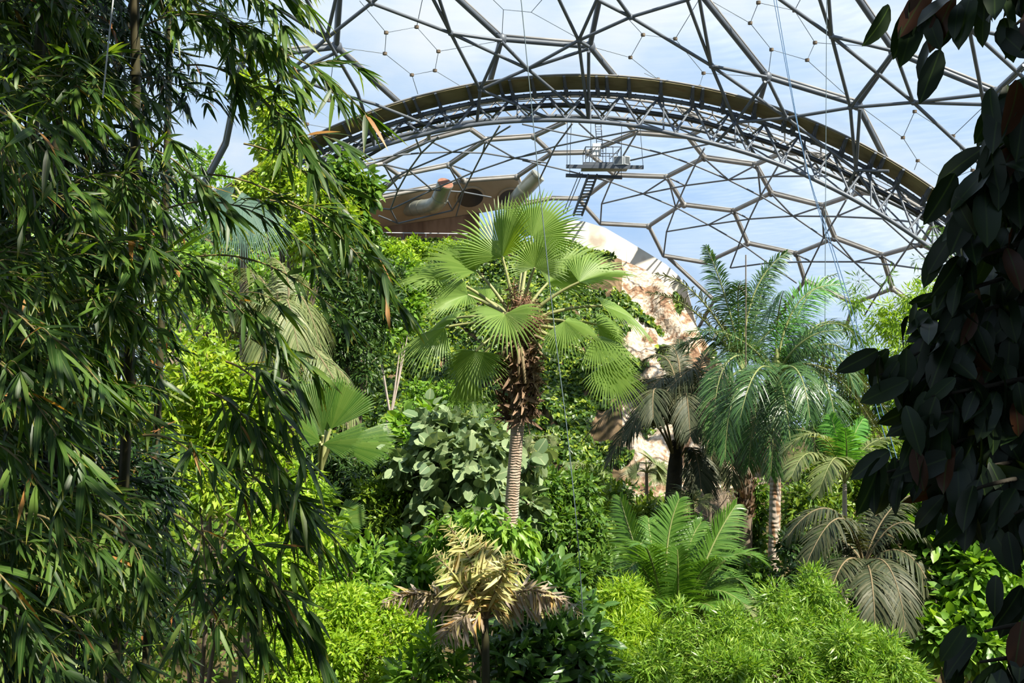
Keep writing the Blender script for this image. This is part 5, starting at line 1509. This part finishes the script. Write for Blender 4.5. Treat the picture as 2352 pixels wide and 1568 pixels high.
# explicit outer branches: start px, end px, depth start/end, leaf length in px at that depth, twigs
OUT = [((380, -60), (650, 60), 6.4, 5.6, 95, 9), ((330, 60), (640, 130), 6.2, 5.6, 95, 10), ((300, -90), (700, 10), 6.4, 5.8, 90, 8), ((420, 30), (680, 200), 6.4, 5.8, 95, 9),
       ((560, 110), (840, 262), 6.6, 6.4, 105, 2), ((430, 150), (690, 330), 6.4, 5.9, 95, 8), ((540, 210), (720, 370), 6.2, 5.9, 120, 3), ((480, 400), (910, 690), 6.4, 6.2, 105, 3), ((560, 330), (850, 560), 6.6, 6.5, 100, 2), ((620, 460), (880, 660), 6.3, 6.1, 95, 1),
       ((450, 590), (790, 730), 6.2, 5.9, 100, 1), ((380, 480), (700, 560), 6.4, 6.0, 80, 3), ((520, 760), (680, 880), 5.8, 5.6, 110, 2), ((430, 640), (640, 800), 6.0, 5.6, 95, 4),
       ((520, 830), (700, 1050), 5.6, 5.2, 120, 4), ((480, 900), (640, 1080), 5.5, 5.2, 110, 4), ((560, 1060), (735, 1250), 5.6, 5.3, 110, 4), ((480, 1060), (690, 1200), 5.4, 5.2, 110, 5),
       ((520, 1180), (660, 1420), 5.2, 5.0, 120, 4), ((560, 1290), (735, 1500), 5.0, 4.9, 130, 2), ((400, 1180), (600, 1450), 5.2, 4.9, 120, 5), ((430, 1330), (560, 1540), 5.0, 4.8, 120, 4),
       ((330, 1000), (480, 1080), 5.0, 4.8, 95, 2), ((250, 560), (420, 620), 5.6, 5.3, 120, 3), ((150, 540), (300, 620), 5.6, 5.3, 110, 4), ((300, 340), (500, 480), 5.8, 5.4, 110, 4), ((350, 620), (560, 720), 5.6, 5.3, 100, 5),
       ((-90, 240), (140, 400), 4.2, 3.9, 120, 3), ((-60, 270), (60, 470), 4.2, 4.0, 120, 3), ((-120, 680), (140, 830), 4.3, 3.9, 125, 3), ((-60, 740), (230, 880), 4.3, 3.9, 130, 2), ((-120, 790), (130, 1000), 4.2, 3.8, 130, 3), ((-100, 900), (190, 1090), 4.2, 3.8, 140, 2),
       ((-80, 1000), (130, 1170), 4.1, 3.8, 120, 3), ((-100, 1280), (60, 1400), 4.0, 3.7, 150, 1), ((-60, 1380), (150, 1540), 4.2, 3.9, 110, 3), ((120, 1400), (260, 1580), 4.4, 4.1, 120, 3), ((60, 1180), (230, 1320), 4.6, 4.3, 100, 3), ((230, 1180), (340, 1330), 4.6, 4.4, 110, 3)]
for (a, b, d1, d2, lp, nt_) in OUT:
    bamboo_branch(root, r, P(a[0], a[1], d1), P(b[0], b[1], d2), lp / F * (d1 + d2) / 2, nt_)
for k in range(60):
    y = r.uniform(-120, 1560)
    xr = np.interp(y, [-120, 100, 400, 700, 1000, 1300, 1560], [540, 500, 460, 390, 420, 450, 420])
    x1 = r.uniform(40, xr)
    L = r.uniform(200, 340)
    sl = r.uniform(.1, .6)
    d1 = r.uniform(5.0, 7.2)
    bamboo_branch(root, r, P(x1 - L, y - L * sl, d1 + .5), P(x1, y, d1), r.uniform(80, 112) / F * d1, 9)
# the deep inner mass of the clump
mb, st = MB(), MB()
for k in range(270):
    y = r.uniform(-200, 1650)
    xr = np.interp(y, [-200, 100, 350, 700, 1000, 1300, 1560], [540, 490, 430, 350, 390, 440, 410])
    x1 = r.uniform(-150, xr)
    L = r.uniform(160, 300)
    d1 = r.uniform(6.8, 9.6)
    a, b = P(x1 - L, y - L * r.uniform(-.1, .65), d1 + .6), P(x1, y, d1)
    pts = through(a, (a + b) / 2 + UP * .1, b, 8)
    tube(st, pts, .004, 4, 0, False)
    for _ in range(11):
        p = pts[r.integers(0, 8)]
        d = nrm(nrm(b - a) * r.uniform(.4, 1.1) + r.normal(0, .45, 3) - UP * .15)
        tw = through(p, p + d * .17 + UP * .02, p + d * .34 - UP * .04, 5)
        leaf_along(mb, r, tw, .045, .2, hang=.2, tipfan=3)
# unseen leaves added beside and above the clump to block sky and sun
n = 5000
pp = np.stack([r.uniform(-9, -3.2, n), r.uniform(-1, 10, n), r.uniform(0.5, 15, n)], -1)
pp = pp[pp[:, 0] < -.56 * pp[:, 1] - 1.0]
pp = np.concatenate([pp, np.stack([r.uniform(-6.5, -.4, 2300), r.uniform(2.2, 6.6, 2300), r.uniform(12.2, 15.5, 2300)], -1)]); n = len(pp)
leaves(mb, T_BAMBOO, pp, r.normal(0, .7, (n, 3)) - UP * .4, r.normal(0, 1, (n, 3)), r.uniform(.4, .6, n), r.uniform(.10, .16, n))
o = mb.build('inner_foliage', M['bamboo_shade'], root)  # also holds the unseen leaves added for shade
o['kind'] = 'stuff'
st.build('twig', M['twig'], o)
# white cord hanging in the bamboo
mb = MB(); tube(mb, [P(262, -20, 5.2), P(250, 90, 5.2), P(236, 225, 5.2)], .004, 6)
o = mb.build('string', M['white'])
tag(o, 'thin whitish cord hanging among the dark bamboo leaves near a culm', 'rope')


# ------------------------------------------------------------------ the dark leathery tree on the right
r = rng_of('ficus')
f = foot(3100, 3.6)
root = thing('rubber_tree', f, 'dark shaded tree with large leathery leaves hanging down the right side', 'tree')
tk = through(f, np.array([3.0, 3.7, 5.5]), np.array([2.9, 3.6, 14.5]), 16)
trunk_part(root, 'trunk', tk, np.linspace(.22, .12, 16), 'darkbark', 14)


def ficus_branch(a, m_, b, n, lp, mat='ficus', hang=1.0, k0=.25):
    a, m_, b = [np.asarray(q_, float) for q_ in (a, m_, b)]
    pts = through(a, m_, b, 14)
    mb = MB()
    t = np.concatenate([r.uniform(k0, 1, n - 3), [1, 1, .97]])
    p = np.stack([np.interp(t * 13, np.arange(14), pts[:, q_]) for q_ in range(3)], -1) + r.normal(0, .035, (n, 3))
    tan = nrm(b - a)
    d = nrm(r.normal(0, .42, (n, 3)) + tan * .45 - UP * hang)
    L = lp * r.uniform(.7, 1.15, n)
    nh = np.array([-.35, -.75, .45]) + r.normal(0, .5, (n, 3))
    leaves(mb, T_FICUS, p, d, nh, L, L * r.uniform(.36, .46, n))
    o = mb.build('leafy_branch', M[mat], root)
    mb = MB(); tube(mb, pts, np.linspace(.014, .004, 14), 6)
    mb.build('twig', M['darkbark'], o)


FB = [((2420, -60), (2250, -30), (2085, 40), 3.3, 20, 120), ((2400, -90), (2300, -60), (2200, -10), 3.2, 14, 125), ((2450, 20), (2380, 30), (2330, 60), 3.2, 8, 110),
      ((2480, 150), (2380, 200), (2320, 230), 3.3, 16, 125), ((2460, 250), (2360, 300), (2260, 370), 3.4, 20, 125), ((2450, 330), (2330, 380), (2220, 440), 3.4, 20, 130), ((2450, 420), (2320, 460), (2215, 520), 3.5, 20, 125),
      ((2480, 500), (2340, 560), (2200, 600), 3.5, 20, 125), ((2480, 600), (2300, 640), (2110, 712), 3.6, 18, 105), ((2480, 660), (2300, 700), (2150, 760), 3.6, 22, 115), ((2480, 720), (2270, 760), (2060, 830), 3.6, 24, 115), ((2480, 780), (2260, 820), (2020, 860), 3.6, 22, 105),
      ((2480, 840), (2300, 880), (2140, 910), 3.5, 22, 120), ((2480, 920), (2300, 930), (2090, 960), 3.5, 22, 115), ((2480, 960), (2290, 990), (2060, 1060), 3.5, 24, 125), ((2480, 1000), (2260, 1030), (2035, 1085), 3.5, 18, 125), ((2480, 1050), (2330, 1060), (2180, 1100), 3.5, 20, 125),
      ((2480, 1080), (2330, 1100), (2220, 1130), 3.4, 18, 130), ((2480, 1130), (2380, 1160), (2330, 1180), 3.3, 10, 120), ((2500, 1420), (2370, 1430), (2260, 1450), 3.0, 9, 130), ((2500, 1480), (2380, 1500), (2250, 1520), 3.0, 12, 130), ((2520, 1300), (2440, 1330), (2370, 1340), 3.2, 9, 120)]
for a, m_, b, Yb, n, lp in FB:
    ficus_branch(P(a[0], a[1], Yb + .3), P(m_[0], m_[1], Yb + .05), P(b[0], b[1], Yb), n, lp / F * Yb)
for k in range(40):
    y = r.uniform(230, 1160)
    xl = np.interp(y, [230, 500, 620, 700, 880, 1100, 1160], [2300, 2230, 2220, 2170, 2120, 2140, 2230])
    x = xl + r.uniform(0, 1) ** 1.1 * 150
    Yb = r.uniform(3.5, 4.6)
    ficus_branch(P(x + 220, y - 60, Yb + .4), P(x + 110, y - 40, Yb + .2), P(x, y, Yb), 22, 120 / F * 3.6)
mb = MB()
n = 2600
yy = r.uniform(180, 1190, n)
xl = np.interp(yy, [180, 500, 620, 700, 880, 1100, 1190], [2330, 2260, 2250, 2215, 2170, 2185, 2290])
xx = xl + 20 + r.random(n) * 460
Yd = r.uniform(3.7, 5.8, n)
pp = np.stack([(xx - 1176) / F * Yd, Yd, CZ + (784 - yy) / F * Yd], -1)
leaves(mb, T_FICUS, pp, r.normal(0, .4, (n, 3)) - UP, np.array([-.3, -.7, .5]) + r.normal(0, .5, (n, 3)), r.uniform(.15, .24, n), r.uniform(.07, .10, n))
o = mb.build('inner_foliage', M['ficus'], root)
o['kind'] = 'stuff'
# unseen crown clusters added overhead to shade the bamboo and this tree
mb, st = MB(), MB()
for k in range(56):
    e = np.array([r.uniform(-3.2, 5.5), r.uniform(-2.6, 2.3), r.uniform(12.6, 16.0)]) if k < 30 else np.array([r.uniform(3.2, 7.5), r.uniform(-2.5, 2.2), r.uniform(11.5, 15.5)])
    if e[2] < 9 + .42 * e[1] + 1.0:
        e[2] = 9 + .42 * e[1] + 1.2 + r.random()
    s_ = tk[r.integers(10, 16)]
    tube(st, through(s_, (s_ + e) / 2 + UP * .6, e, 8), np.linspace(.05, .012, 8), 6)
    n = 60
    pp = e + r.normal(0, .45, (n, 3)) * [1, 1, .45]
    leaves(mb, T_FICUS, pp, r.normal(0, .7, (n, 3)) - UP * .5, UP + r.normal(0, .4, (n, 3)), r.uniform(.18, .28, n), r.uniform(.08, .12, n))
# unseen leaves added behind and beside the walkway to block sky light
n = 7000
pp = np.stack([r.uniform(-9, 8, n), r.uniform(-6, -1.2, n), r.uniform(1.5, 14, n)], -1)
q_ = np.stack([r.uniform(3.2, 7.5, n), r.uniform(-3, 7, n), r.uniform(1, 15, n)], -1)
q_ = q_[q_[:, 0] > .52 * q_[:, 1] + 1.2]
pp = np.concatenate([pp, q_]); n = len(pp)
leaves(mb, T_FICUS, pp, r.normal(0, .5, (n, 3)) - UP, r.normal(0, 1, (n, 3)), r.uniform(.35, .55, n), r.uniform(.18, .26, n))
o = mb.build('added_shade_crown', M['ficus'], root)
o['kind'] = 'stuff'
st.build('added_limb', M['darkbark'], o)
